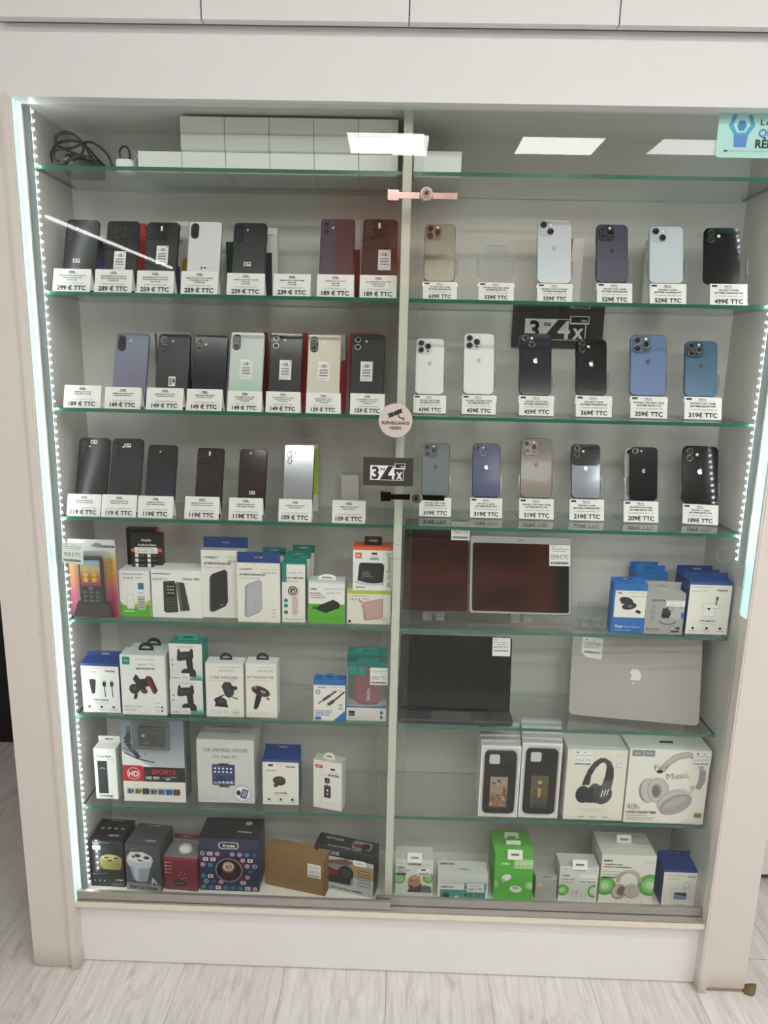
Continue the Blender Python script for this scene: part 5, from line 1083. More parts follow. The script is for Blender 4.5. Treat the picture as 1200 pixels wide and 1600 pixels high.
t, W, H = carton('holder_carton', 'white-fronted carton with blue lid picturing a dark magnetic car mount', 'phone holder box', 7, 411, 467, 1191, 1257, depth=.045, front=MT['warm'], side=MT['fblue'], art=fairbox(d_hold, 'CAR HOLDER')); fair_tab(t, W, H, .045, .016)
def flashd(a, W, H):
    a.rrect(.07,.84,.32,.91,.03,MT['red']); a.text('XO', .195, .86, .03, PAPER, 'c', True); a.rect(.46,.68,.92,.88,PAPER); a.rect(.60,.83,.76,.87,INK); a.bars(.50,.70,.90,.75,INK); a.line([(.5,.79),(.88,.79)], .012, GREYINK)
    a.rrect(.40,.55,.58,.66,.03,mt('#2c2b2b', .3)); a.ell(.49,.60,.05,.06,mt('#55524f', .3)); a.rect(.45,.50,.53,.55,LIGHTINK); a.rrect(.38,.24,.62,.50,.04,mt('#3a3a3d', .3)); a.ell(.5,.40,.03,.04,PAPER); a.ell(.5,.32,.03,.04,LIGHTINK); [a.line([(u,.13),(u+.13,.13)], .014, LIGHTINK) for u in (.22,.46,.70)]
    a.line([(.2,.76),(.42,.75)], .012, LIGHTINK); a.line([(.25,.71),(.42,.70)], .012, LIGHTINK)
t, W, H = carton('recorder_carton', 'slim white carton turned aside, red badge and small dark plug-in gadget picture', 'gadget box', 7, 489, 534, 1190, 1264, depth=.030, front=MT['warm'], side=mt('#cfcbc3', .5), art=flashd, yaw=-14); hang_arch(t, .012, H, .030, .016, MT['warm'], lean=10)

# --- seventh shelf, right: phone cases in tray boxes, headphones
PIC1 = grad('portrait_print', [(0, '#57493f'), (.35, '#8a6f5c'), (.6, '#7a5a3c'), (1, '#a58f7d')], 2, .02, .075, .4, .3)
PIC2 = grad('medallion_print', [(0, '#3d3d33'), (.5, '#4a4436'), (1, '#5e5637')], 2, .02, .075, .4, .3)
def casebox(xl, xr, yt, yb, Y, kind, label, zoff=0):
    zb = top_of(7); xm = (xl+xr)/2
    if Y is None: Y = at_z(xm, yb, zb).y
    pf = at(xl, 1269, Y); W = at(xr, 1270, Y).x-pf.x; X = pf.x+W/2; H = at(xm, yt, Y).z-zb
    t = thing('phone_case_box', label, 'phone case box', (X, Y, zb), (0, 0, 0), 'phone case boxes standing in two rows')
    th = .018
    def tray(q):
        q.box(-W/2, W/2, .004, th, 0, H, MT['lgrey'], front=PAPER, side=mt('#dcdcda', .5))
        e = .006
        for b_ in ((-W/2,-W/2+e,0,H),(W/2-e,W/2,0,H)): q.box(b_[0], b_[1], 0, .004, b_[2], b_[3], PAPER)
        q.box(-W/2+e, W/2-e, 0, .004, 0, e, PAPER); q.box(-W/2+e, W/2-e, 0, .004, H-e, H, PAPER)
        a = Art(q, W, H, y=-.0001); a.line([(.035,.018),(.965,.018),(.965,.982),(.035,.982),(.035,.018)], .008, MT['grey'])
    part('tray', t, tray)
    if not kind: return
    cw, ch = W*.80, H*.875
    c = part('case', t, lambda q: q.rslab(cw, ch, .011, -.004, .0035, mt('#19191b', .55), z0=H*.062, b=.0015, n=7), 'black phone case')
    part('camera_opening', c, lambda q: (q.rslab(.38*cw, .38*cw, .006, -.0047, -.004, mt('#26262a', .5), cx=-.20*cw, z0=H*.062+ch-.45*cw, b=.0003), q.rslab(.33*cw, .33*cw, .005, -.0049, -.0047, mt('#cfcfce', .6), cx=-.20*cw, z0=H*.062+ch-.425*cw, b=.0001)), 'pale opening for the cameras')
    def pic(q):
        w, h = .44*W, .43*H; x0 = -.02*W
        q.box(x0-w/2, x0+w/2, -.0047, -.004, H*.155, H*.155+h, PIC1 if kind == 1 else PIC2)
        a = Art(q, w, h, y=-.0048, x0=x0-w/2, z0=H*.155)
        rn = random.Random(kind)
        if kind == 1:
            for _ in range(26): a.ell(rn.uniform(.1,.9), rn.uniform(.08,.92), rn.uniform(.04,.12), rn.uniform(.05,.14), mt(rn.choice(('#6b5140','#a78a72','#8c6b3f','#4e4038','#b59d88')), .5), 10, rn.uniform(0,180))
        else:
            for _ in range(22): a.ell(rn.uniform(.1,.9), rn.uniform(.08,.92), rn.uniform(.04,.10), rn.uniform(.04,.10), mt(rn.choice(('#2f3230','#5b553a','#45483f','#6c6238')), .5), 10, rn.uniform(0,180))
            a.poly([(.44,.32),(.56,.32),(.60,.62),(.40,.62)], MT['gold']); a.poly([(.2,.82),(.5,.94),(.8,.82),(.5,.74)], mt('#7a6a34', .5)); a.ell(.5,.80,.10,.10,LIGHTINK,12)
    part('picture_card', c, pic, 'brown collage picture card' if kind == 1 else 'dark ornamental picture card')
for i in range(5):
    Y = .010+.026*i
    casebox(747-1.2*i, 808-1.2*i, 1166-8.8*i, 1270, Y, 1 if i == 0 else 0, ['white tray box with black phone case and brown picture card, front of its row', 'white tray box directly behind the brown picture card case', 'third white tray box behind the brown picture card case', 'fourth white tray box behind the brown picture card case', 'rearmost white tray box behind the brown picture card case'][i])
for i in range(5):
    Y = .012+.026*i
    casebox(810-1.2*i, 871-1.2*i, 1162-8.8*i, 1269, Y, 2 if i == 0 else 0, ['white tray box with black phone case and dark ornamental card, front of its row', 'white tray box directly behind the ornamental card case', 'third white tray box behind the ornamental card case', 'fourth white tray box behind the ornamental card case', 'rearmost white tray box behind the ornamental card case'][i])
def hp1(a, W, H):
    a.rect(.10,.80,.42,.97,PAPER); a.ell(.16,.955,.018,.014,INK,10); a.ell(.28,.955,.012,.010,INK,10); a.line([(.12,.915),(.40,.915)], .008, GREYINK); a.text('29,90 €  TTC', .26, .835, .025, INK, 'c', maxw=.28); a.bars(.12,.785,.40,.805,INK,20); a.line([(.80,.92),(.92,.92)], .008, LIGHTINK); a.rrect(.83,.76,.91,.82,.02,LIGHTINK); a.rrect(.84,.768,.90,.812,.015,CARD)
    dk, md, lt = mt('#2f3033', .35), mt('#45464a', .35), mt('#5c5d61', .35)
    q = lambda *p: [((x-715)/370, 1-(y-205)/435) for x, y in p]
    a.poly(q((818,425),(825,390),(850,325),(880,280),(915,255),(950,255),(985,275),(1005,320),(1010,370),(1000,440),(945,400),(960,350),(960,300),(945,280),(925,285),(895,315),(870,360),(865,415)), md)
    a.poly(q((825,390),(848,330),(860,322),(885,335),(868,365),(864,420),(820,425)), dk); a.poly(q((962,300),(1000,305),(1008,360),(1003,385),(955,372)), dk)
    a.ell(*q((828,482))[0], .125, .16, dk, 26); a.ell(*q((905,472))[0], .115, .19, lt, 26, 8); a.ell(*q((880,480))[0], .09, .15, dk, 24, 6); a.ell(*q((950,478))[0], .155, .185, md, 28, -15)
    a.poly(q((948,388),(1002,400),(988,480),(965,505),(925,500),(938,440)), lt); [a.line(q((940+17*i,492-6*i),(952+17*i,450-4*i)), .016, PAPER) for i in range(3)]; a.ell(*q((870,515))[0], .10, .05, dk, 20)
    a.line([(.25,.16),(.72,.16)], .006, LIGHTINK); a.line([(.30,.13),(.66,.13)], .006, LIGHTINK); [a.line([(u,.05),(u+.10,.05)], .012, GREYINK) for u in (.25,.45,.66)]
t, W, H = carton('headphone_carton', 'cream carton picturing black over-ear headphones, price sticker top left', 'headphones box', 7, 879, 971, 1171, 1281, depth=.075, front=MT['cream'], side=mt('#d3d3cd', .5), top=mt('#ccd2cd', .5), art=hp1)
carton('headphone_carton', 'plain white-topped carton behind the black headphones carton', 'headphones box', 7, 871, 960, 1163, None, Y=.112, depth=.075, front=MT['cream'], side=mt('#d3d3cd', .5), top=mt('#ccd2cd', .5))
def hp2(a, W, H):
    a.rect(.03,.90,.17,.985,MT['grey']); a.rect(.175,.90,.31,.985,MT['grey']); a.text('hoco.', .10, .93, .022, PAPER, 'c', True, .09); a.line([(.2,.943),(.28,.943)], .008, PAPER)
    g1, g2, g3, g4 = mt('#b7b4b1', .4), mt('#c9c6c2', .4), mt('#9c9a99', .4), mt('#8b8785', .4)
    q = lambda *p: [((x-470)/515, 1-(y-200)/475) for x, y in p]
    a.poly(q((660,335),(690,285),(740,238),(800,213),(850,210),(900,236),(940,285),(965,335),(968,395),(940,450),(908,440),(922,390),(925,340),(912,300),(888,265),(850,248),(790,260),(740,292),(700,345)), g1)
    a.poly(q((680,310),(740,250),(800,224),(850,221),(895,244),(890,252),(850,232),(795,238),(745,266),(690,325)), g2); a.poly(q((925,330),(966,330),(968,395),(942,450),(910,440),(924,390)), mt('#9f989b', .4))
    a.line(q((895,440),(880,480)), .02, CHROME); a.rect(*q((882,455))[0], *q((905,425))[0], CHROME); a.ell(*q((672,340))[0], .04, .025, INK, 12)
    a.text('Fine', *q((682,325))[0], .075, g4, 'c', False, .27, 10); a.text('Music', *q((792,382))[0], .085, mt('#8d8a88', .5), 'c', False, .35, 8)
    a.ell(*q((610,465))[0], .115, .17, g3, 28, 8); a.ell(*q((622,462))[0], .11, .17, g2, 28, 8); a.ell(*q((672,460))[0], .135, .175, g1, 30, 6); a.ell(*q((672,458))[0], .115, .155, g2, 28, 6); a.ell(*q((664,464))[0], .065, .10, g3, 24, 6); a.ell(*q((660,466))[0], .045, .08, mt('#77736f', .5), 22, 6)
    a.ell(*q((775,520))[0], .215, .13, g1, 30, 28); a.ell(*q((785,520))[0], .205, .115, g2, 30, 28); a.ell(*q((795,548))[0], .215, .125, g3, 30, 28); a.ell(*q((800,552))[0], .20, .11, mt('#a9a6a4', .3), 30, 28); a.ell(*q((790,535))[0], .15, .05, g1, 24, 28)
    a.text('40h', .10, .185, .075, GREYINK, 'c', False, .16); a.text('LONG USAGE TIME', .21, .135, .03, MT['dgrey'], 'c', True, .38); a.line([(.02,.105),(.30,.105)], .008, GREYINK); a.line([(.02,.075),(.38,.075)], .006, GREYINK); a.line([(.02,.05),(.36,.05)], .006, GREYINK)
    a.rect(.875,.095,.97,.16,MT['gold']); a.text('HI-RES', .922, .13, .018, INK, 'c', True, .085); a.text('AUDIO', .922, .105, .018, INK, 'c', True, .08); a.rrect(.76,.025,.97,.06,.015,LIGHTINK); a.rrect(.765,.028,.965,.057,.013,CARD); a.rect(.78,.80,1,.985,PAPER); a.ell(.83,.96,.014,.012,INK,10); a.ell(.91,.96,.010,.008,INK,10); a.line([(.80,.925),(.98,.925)], .006, GREYINK); a.text('39,90 €  TTC', .89, .865, .024, INK, 'c', maxw=.2); a.bars(.79,.82,.98,.84,INK,20)
t, W, H = carton('headphone_carton', 'large white carton picturing pale grey headphones with Fine Music lettering', 'headphones box', 7, 973, 1097, 1171, 1289, depth=.080, front=MT['warm'], side=mt('#d9d8d2', .5), top=mt('#d2d7d2', .5), art=hp2)
part('handle_slot', t, lambda q: q.box(-.016, .016, .030, .036, H, H+.003, mt('#232325', .4)), 'dark cord handle slot')

# --- bottom, left
def cup1(a, W, H):
    a.ell(.20,.93,.10,.05,GREYINK,8); a.rrect(.10,.79,.34,.885,.04,PAPER); a.text('19,90 €', .22, .82, .03, INK, 'c', maxw=.18); a.poly([(.38,.62),(.90,.60),(.84,.18),(.46,.20)], mt('#141416', .3)); a.ell(.62,.58,.33,.19,mt('#a39a54', .4),28,0); a.poly([(.29,.58),(.95,.58),(.93,.44),(.86,.37),(.38,.38),(.31,.45)], mt('#948b4a', .4)); a.ell(.60,.63,.25,.09,mt('#bdb47a', .4)); [a.ell(u,v,.07,.03,INK) for u, v in ((.50,.63),(.78,.62),(.60,.57))]
    a.ell(.10,.27,.035,.035,GREYINK,12); [a.ell(u,.13,.02,.02,PAPER,8) for u in (.12,.26,.40)]; a.line([(.15,.27),(.5,.29)], .012, GREYINK); a.text('CUP MINI', .84, .14, .03, PAPER, 'c', True, .22); [a.line([(.62,v),(.95,v)], .008, LIGHTINK) for v in (.08,.05)]; a.line([(.30,.96),(.62,.95)], .03, mt('#6d7c84', .3))
K1 = mt('#17191c', .3, 0, .3)
def topicons(t, W, H, d, lab, n=4):
    def f(q):
        M = Matrix.Translation((0, 0, H)) @ Matrix.Rotation(R(-90), 4, 'X'); a = Art(q, W, d, y=-.0004, M=M)
        [a.ell(.2+.2*i, .55, .055, .055, GREYINK, 12) for i in range(n)]; a.text(lab, .66, .18, .09, LIGHTINK, 'c', True, .3); a.line([(.3,.92),(.7,.92)], .02, LIGHTINK); a.line([(.1,.06),(.8,.06)], .02, MT['dred'])
    part('top_print', t, f)
t, W, H = carton('charger_carton', 'black carton with yellow cup-shaped charger, leftmost on the cabinet bottom', 'charger box', 8, 143, 196, 1313, 1385, depth=.085, front=K1, side=K1, top=mt('#1b1c1f', .35), art=cup1, yaw=-1); topicons(t, W, H, .085, 'USB CAR')
def cup2(a, W, H):
    a.rect(0,0,1,.16,mt('#8d8e88', .5)); a.text('Smart Car Charger', .5, .045, .075, INK, 'c', True, .82)
    a.poly([(.10,.55),(.72,.55),(.62,.24),(.54,.20),(.30,.20),(.22,.24)], mt('#9fa6b8', .35)); a.poly([(.22,.50),(.38,.55),(.36,.22),(.27,.22)], mt('#c4cad8', .3)); a.poly([(.03,.62),(.05,.74),(.16,.84),(.50,.86),(.76,.78),(.80,.68),(.72,.53),(.40,.48),(.10,.53)], mt('#c9cbd0', .3)); a.poly([(.06,.66),(.14,.80),(.50,.84),(.76,.76),(.70,.66),(.35,.62)], mt('#e3e4e6', .3)); a.ell(.36,.77,.11,.06,MT['grey']); a.ell(.62,.74,.10,.06,MT['grey']); a.ell(.36,.77,.07,.04,INK); a.ell(.62,.74,.065,.035,INK); a.line([(.20,.76),(.27,.72)], .05, INK); a.line([(.35,.68),(.50,.66)], .04, INK)
    a.poly([(.72,.18),(.76,.32),(.80,.30),(.92,.18),(.86,.18),(.80,.24),(.79,.18)], mt('#d0d2d6', .4)); a.line([(.02,.80),(.14,.90)], .05, INK); a.line([(.05,.88),(.38,.93)], .012, GREYINK)
t, W, H = carton('charger_carton', 'grey carton reading Smart Car Charger with a silver cup picture', 'charger box', 8, 198, 253, 1321, 1392, depth=.085, front=mt('#4c4f52', .4), side=mt('#3a3d40', .4), top=mt('#4a4d4e', .45), art=cup2, yaw=-5); topicons(t, W, H, .085, 'CHARGER', 0)
MAROON = mt('#7c1f36', .35, 0, .3)
def tws(a, W, H):
    for v in (.82,.72,.62,.52): a.line([(.04,v),(.24,v)], .03, mt('#c97a86', .4)); a.ell(.05,v,.02,.02,PAPER,8)
    a.ell(.48,.22,.19,.11,mt('#2a1a1e', .4)); a.line([(.38,.22),(.58,.22)], .02, GREYINK); [a.ell(u,v,.02,.02,mt('#d6a9a9', .4),8) for u, v in ((.45,.46),(.62,.50),(.66,.40),(.55,.38),(.5,.55))]; a.rect(0,.93,1,1,mt('#9a2a44', .4))
t, W, H = carton('earbud_carton', 'small wine-red carton with clear top showing white earbuds', 'earbuds box', 8, 257, 310, 1340, 1391, depth=.055, front=MAROON, side=MAROON, top=mt('#8e8083', .4), art=tws, yaw=-4)
part('clear_top', t, lambda q: q.loops([[(x, y, H+.0005) for x, y in ((W/2-.002,.004),(W/2-.002,.053),(-W/2+.002,.053),(-W/2+.002,.004))], [(x, y, H+.020) for x, y in ((W/2-.006,.022),(W/2-.006,.053),(-W/2+.014,.053),(-W/2+.014,.022))]], CLEARP), 'clear domed top')
part('earbud_case', t, lambda q: q.loops([[(.018*k*math.cos(2*math.pi*i/20)+.004, .030+.016*k*math.sin(2*math.pi*i/20), H+z) for i in range(20)] for k, z in ((1,.001),(1.02,.006),(.8,.012),(.3,.014))], PAPER, smooth=True), 'round white earbud case')
hang_flat(t, W*.8, .052, H+.016, .014, MAROON)
def xmini(a, W, H):
    rn = random.Random(4); cols = ['#3f7fb0','#2b5a8c','#c98aa6','#20304e','#3a6a98']
    a.poly([(0,1),(1,1),(1,.86),(.80,.78),(.5,.75),(.2,.78),(0,.86)], mt('#2d3358', .4)); a.rrect(.33,.81,.67,.94,.06,PAPER); a.rrect(.345,.822,.655,.928,.05,mt('#23283f', .4)); a.text('X·mini', .5, .845, .055, PAPER, 'c', True, .25)
    for i in range(8):
        for j in range(7):
            u, v = .06+.125*i+(.05 if j % 2 else 0), .07+.108*j
            if (u-.5)**2+((v-.42)*H/W)**2 < .075 or u > .97 or v > .78-.25*abs(u-.5)*0: continue
            k = rn.random()
            if k < .6: a.ell(u, v, .042, .042, mt(rn.choice(cols), .5), 16)
            elif k < .8: a.ell(u, v, .040, .040, PAPER, 16); a.ell(u, v, .032, .032, mt('#20304e', .5), 16); a.ell(u, v, .016, .016, mt('#c98aa6', .5), 10)
            else: a.rrect(u-.045, v-.035, u+.045, v+.035, .01, mt('#d9cfd6', .5)); a.rect(u-.02, v-.02, u+.015, v+.02, mt('#c4707e', .5))
    a.ell(.5,.42,.225,.225,mt('#b58a92', .4),36); a.ell(.5,.42,.21,.21,mt('#1a1113', .2),36); a.ell(.5,.35,.15,.10,mt('#3a1a1e', .3),24); a.ell(.49,.48,.105,.105,mt('#8d6f5c', .35),26); a.ell(.49,.485,.085,.085,mt('#c4a793', .35),24); a.ell(.50,.49,.05,.055,mt('#8a6a58', .35),20); a.arc(.47,.48,.05,.05,40,300,.012,mt('#e3d3c6', .4)); a.arc(.54,.50,.04,.045,0,360,.010,mt('#e3d3c6', .4))
t, W, H = carton('speaker_carton', 'navy carton covered in blue and pink dots with a round window', 'speaker box', 8, 313, 405, 1311, 1392, depth=.085, front=mt('#1f2b49', .4), side=mt('#1b2440', .4), top=mt('#2a2d33', .4), art=xmini)
part('top_print', t, lambda q: (lambda a: (a.ell(.76,.75,.06,.05,LIGHTINK,16), a.line([(.62,.35),(.86,.32)], .03, LIGHTINK), a.rect(.2,.6,.5,1,mt('#3c3f38', .4))))(Art(q, W, .085, y=-.0004, M=Matrix.Translation((0, 0, H)) @ Matrix.Rotation(R(-90), 4, 'X'))))
KRAFT = mt('#8f6f42', .65, scale=120, var=.08)
def kraft(a, W, H):
    a.text('wavia', .30, .55, .05, mt('#4a3820', .6), 'c', maxw=.18); [a.line([(.40,v),(.74-.04*i,v-.01)], .006, mt('#5c4728', .6)) for i, v in enumerate((.30,.25,.20))]; a.line([(.975,.03),(.985,.97)], .008, mt('#4d3a20', .6))
t, W, H = carton('kraft_carton', 'plain brown cardboard carton turned at an angle with a white barcode label', 'cardboard box', 8, 413, 509, 1333, 1391, depth=.040, front=KRAFT, side=mt('#84663b', .65, scale=120, var=.08), top=mt('#97764a', .65, scale=120, var=.08), art=kraft, yaw=-13)
price_tag(t, W, H, .71, .45, .93, .80, '22,90 € TTC', bars=True, holes=True)
def dash(a, W, H):
    a.rect(0,.80,1,.97,mt('#1e1f22', .4)); a.rect(0,.93,1,1,MT['char']); a.text('NITTUNE', .25, .845, .075, LIGHTINK, 'c', True, .4); a.rect(.02,.62,.98,.80,MT['lgrey']); a.poly([(.05,.64),(.55,.80),(.75,.70),(.5,.62)], mt('#7a5a48', .4)); a.rect(.60,.40,1,.70,mt('#b3946c', .4))
    a.rrect(.06,.18,.66,.64,.06,mt('#8d8d90', .4)); a.poly([(.08,.50),(.16,.62),(.30,.52),(.48,.48),(.48,.36),(.10,.30)], MT['dred']); a.rrect(.10,.20,.62,.36,.04,mt('#202024', .4)); a.ell(.54,.47,.13,.13,mt('#1b1c1f', .3)); a.ell(.54,.47,.09,.09,mt('#3a3b40', .3)); a.rrect(.66,.69,.88,.82,.03,PAPER); a.text('39,90 €', .77, .735, .03, INK, 'c', maxw=.18)
    [a.line([(.75,v),(.95,v),(.95,v+.08),(.75,v+.08),(.75,v)], .010, INK) for v in (.52,.38,.24)]; a.text('CAR PORTABLE CAMERA', .55, .06, .045, MT['dgrey'], 'c', True, .8)
t, W, H = carton('camera_carton', 'black and grey camera carton turned at an angle beside the partition', 'camera box', 8, 490, 583, 1328, 1394, depth=.050, front=MT['lgrey'], side=mt('#232427', .4), top=mt('#2a2b2d', .4), art=dash, yaw=-14)
part('top_print', t, lambda q: (lambda a: (a.text('NITTUNE', .28, .62, .16, LIGHTINK, 'c', True, .42), a.text('4K CAR PORTABLE CAMERA', .5, .10, .1, LIGHTINK, 'c', True, .85), a.rrect(.60,.25,.92,.85,.04,mt('#9a9a9d', .4)), a.ell(.82,.5,.08,.08,INK), a.rect(.62,.35,.74,.65,MT['dred'])))(Art(q, W, .05, y=-.0004, M=Matrix.Translation((0, 0, H)) @ Matrix.Rotation(R(-90), 4, 'X'))))

# --- bottom, right
GRN, GR2, GR3 = mt('#5fb24a', .5), mt('#8fcf78', .5), mt('#c4e4b4', .5)
def rings(a, u, v, r):
    a.ell(u, v, r, r, GRN, 30); a.ell(u, v, r*.66, r*.66, GR2, 26); a.ell(u, v, r*.36, r*.36, GR3, 22)
def tabw(t, W, H, y=-.001, w=.038, h=.025, cx=0):
    pr = rrect(w, h, .003, 9); hole = []
    for x, zz in pr:
        ang = math.atan2(zz*w/h, x); hx, hz = .013*math.cos(ang), .0036*math.sin(ang)
        if abs(hx) < .004 and hz > 0: hz += .0025
        hole.append((hx, hz))
    M = Matrix.Translation((cx, y, H+.006)) @ Matrix.Rotation(R(-16), 4, 'X')
    part(HANG, t, lambda q: q.ring(pr, hole, -.0005, .0005, PAPER, M=M), 'white hang tab with slot')
def man(a, W, H):
    a.rect(0,0,.0,.0,PAPER); 
    a.ell(.10,.50,.17,.17,GRN); a.ell(.10,.50,.12,.12,GR2); a.ell(.88,.52,.15,.15,GRN); a.ell(.88,.52,.10,.10,GR2)
    a.poly([(.32,.14),(.70,.14),(.70,.36),(.60,.42),(.40,.30)], mt('#3c3c3e', .5)); a.poly([(.66,.14),(.98,.14),(.96,.30),(.72,.34)], mt('#6c6e70', .5)); a.ell(.50,.42,.17,.20,MT['skin'],26); a.poly([(.34,.34),(.38,.22),(.56,.20),(.62,.32),(.52,.28)], mt('#6b4a38', .5)); a.ell(.54,.55,.13,.07,mt('#c49b7c', .5)); a.line([(.40,.45),(.46,.45)], .03, mt('#4a3226', .5)); a.line([(.38,.33),(.46,.31)], .02, mt('#5a3a2c', .5)); a.rect(.02,.58,.28,.65,MT['dgrey'])
    a.text('belkin', .14, .77, .05, INK, 'c', True, .2); a.line([(.05,.73),(.38,.73)], .014, INK); a.line([(.05,.68),(.30,.68)], .014, INK); a.rect(.58,.58,.92,.78,PAPER); a.rect(.68,.72,.80,.76,INK); a.bars(.62,.60,.90,.66,INK); a.line([(.03,.09),(.97,.09)], .012, LIGHTINK); a.line([(.62,.86),(.92,.86)], .01, LIGHTINK); a.text('SOUNDFORM', .50, .86, .045, INK, 'c', True, .34); a.line([(.06,.90),(.16,.90)], .02, LIGHTINK)
BW = mt('#d3d3cd', .5)
t, W, H = carton('earbud_carton', 'white and green carton with a bearded man pictured, next to the partition', 'earbuds box', 8, 617, 675, 1343, 1402, depth=.05, front=mt('#dedfd9', .5), side=BW, art=man); tabw(t, W, H)
def sams(a, W, H):
    a.rect(0,.62,1,1,mt('#d8dad7', .5)); a.text('SAMSUNG', .19, .47, .075, INK, 'c', True, .3); a.rect(.05,0,.96,.40,mt('#4e9a90', .5)); a.rect(.53,.42,.97,.70,mt('#4e9a90', .5)); a.text('Pack', .60, .60, .06, PAPER, 'c', True, .12)
    a.rrect(.10,.02,.24,.22,.03,INK); a.rect(.13,.22,.15,.30,INK); a.rect(.20,.22,.22,.30,INK); a.text('+', .38, .02, .17, PAPER, 'c', True); a.line([(.55,.20),(.60,.22),(.60,.02)], .012, INK); a.line([(.66,.22),(.67,.02)], .010, INK); a.ell(.56,.19,.025,.025,INK,10); a.ell(.66,.21,.02,.02,INK,10); [a.line([(u,.30),(u,.02)], .007, INK) for u in (.78,.85,.90)]
t, W, H = carton('charger_carton', 'white and teal carton picturing a black plug and earphones', 'charger box', 8, 683, 761, 1368, 1405, depth=.055, front=PAPER, side=mt('#cfd3cf', .5), top=mt('#dcdfdb', .5), art=sams)
price_tag(t, W, H, .58, .36, .92, .72, '29,90 €  TTC', y=-.004)
part('top_print', t, lambda q: (lambda a: (a.text('SAMSUNG', .2, .70, .13, INK, 'c', True, .3), a.ell(.53,.42,.15,.035,LIGHTINK,20,-8)))(Art(q, W, .055, y=-.0004, M=Matrix.Translation((0, 0, H)) @ Matrix.Rotation(R(-90), 4, 'X'))))
GB = mt('#58b83c', .5)
def greenb(a, W, H):
    a.text('belkin', .28, .80, .045, PAPER, 'c', True, .24); a.rect(.50,.72,.98,.92,GR3); a.line([(.53,.89),(.95,.89)], .010, GREYINK); a.text('19,90 €  TTC', .74, .745, .045, INK, 'c', maxw=.42); a.ell(-.0+.06,.36,.06,.12,GR2); a.ell(.93,.34,.13,.13,GR2); a.ell(.95,.34,.09,.09,GR3)
    a.ell(.32,.50,.14,.10,LIGHTINK,24,25); a.ell(.31,.51,.125,.085,PAPER,24,25); a.ell(.58,.25,.17,.11,mt('#b9b8b4', .4),26,-8); a.ell(.57,.255,.155,.095,PAPER,26,-8); a.ell(.57,.28,.09,.04,LIGHTINK,18,-8); a.ell(.24,.44,.05,.06,LIGHTINK)
G = 'bright green cartons in a row on the cabinet bottom'
t, W, H = carton('earbud_carton', 'front bright green carton picturing two white earbuds', 'earbuds box', 8, 770, 830, 1337, 1406, depth=.042, front=GB, side=mt('#4da534', .5), top=mt('#6cc650', .5), art=greenb, group=G); tabw(t, W, H-.002, -.0012)
for x0, x1, yt, Y, lb in ((768,828,1326,.068,'second bright green carton, behind the front one'), (766,825,1313,.115,'rearmost bright green carton of its row')):
    t, W, H = carton('earbud_carton', lb, 'earbuds box', 8, x0, x1, yt, None, Y=Y, depth=.042, front=GB, side=mt('#4da534', .5), top=mt('#6cc650', .5), group=G); tabw(t, W, H+.003, .001)
def sens(a, W, H):
    a.rrect(.10,.66,.30,.78,.03,MT['yel']); a.text('29,90 €', .5, .56, .05, INK, 'c', maxw=.4); a.line([(.4,.80),(.9,.80)], .014, GREYINK); a.arc(.54,.40,.18,.18,0,360,.04,LIGHTINK,24); a.ell(.54,.40,.08,.08,LIGHTINK); a.line([(.50,.24),(.50,.04)], .02, LIGHTINK); a.line([(.58,.24),(.58,.04)], .02, LIGHTINK); a.line([(.1,.88),(.9,.88)], .01, LIGHTINK)
GREYB = mt('#aeaca7', .5)
t, W, H = carton('holder_carton', 'tiny grey carton with a yellow mark between the green and white boxes', 'accessory box', 8, 835, 868, 1374, 1407, depth=.04, front=GREYB, side=GREYB, top=mt('#bdbbb6', .5), art=sens)
hang_flat(t, W, .002, H, .013, GREYB)
def belk2(a, W, H):
    a.line([(.06,.92),(.2,.92)], .02, LIGHTINK); a.text('SOUNDFORM', .52, .88, .045, INK, 'c', True, .3); a.line([(.75,.90),(.92,.90)], .012, LIGHTINK); a.text('belkin', .18, .72, .05, INK, 'c', True, .2); a.text('SoundForm Play', .22, .62, .035, INK, 'c', True, .34); a.line([(.06,.55),(.36,.55)], .012, INK); a.rect(.50,.55,.98,.80,PAPER); a.text('29,90 €  TTC', .74, .63, .045, INK, 'c', maxw=.4); a.bars(.54,.56,.96,.60,INK,24)
    a.ell(.10,.33,.17,.17,GRN); a.ell(.10,.33,.11,.11,GR2); a.ell(.08,.33,.06,.06,GR3); a.arc(.92,.32,.13,.16,80,280,.08,GRN); a.ell(.90,.33,.10,.12,mt('#d3e2cc', .5)); [a.rrect(u-.035,.06,u+.035,.28,.03,mt('#d2cfca', .5)) for u in (.36,.47,.60,.72)]; a.line([(.52,.04),(.52,.86)], .006, LIGHTINK); a.ell(.36,.30,.045,.045,mt('#d2cfca', .5)); a.ell(.47,.29,.045,.045,mt('#cbb7ae', .5))
t, W, H = carton('earbud_carton', 'white carton with green rings and two panels, beside the tiny grey carton', 'earbuds box', 8, 871, 931, 1354, 1409, depth=.05, front=mt('#dedfd9', .5), side=BW, art=belk2); tabw(t, W, H)
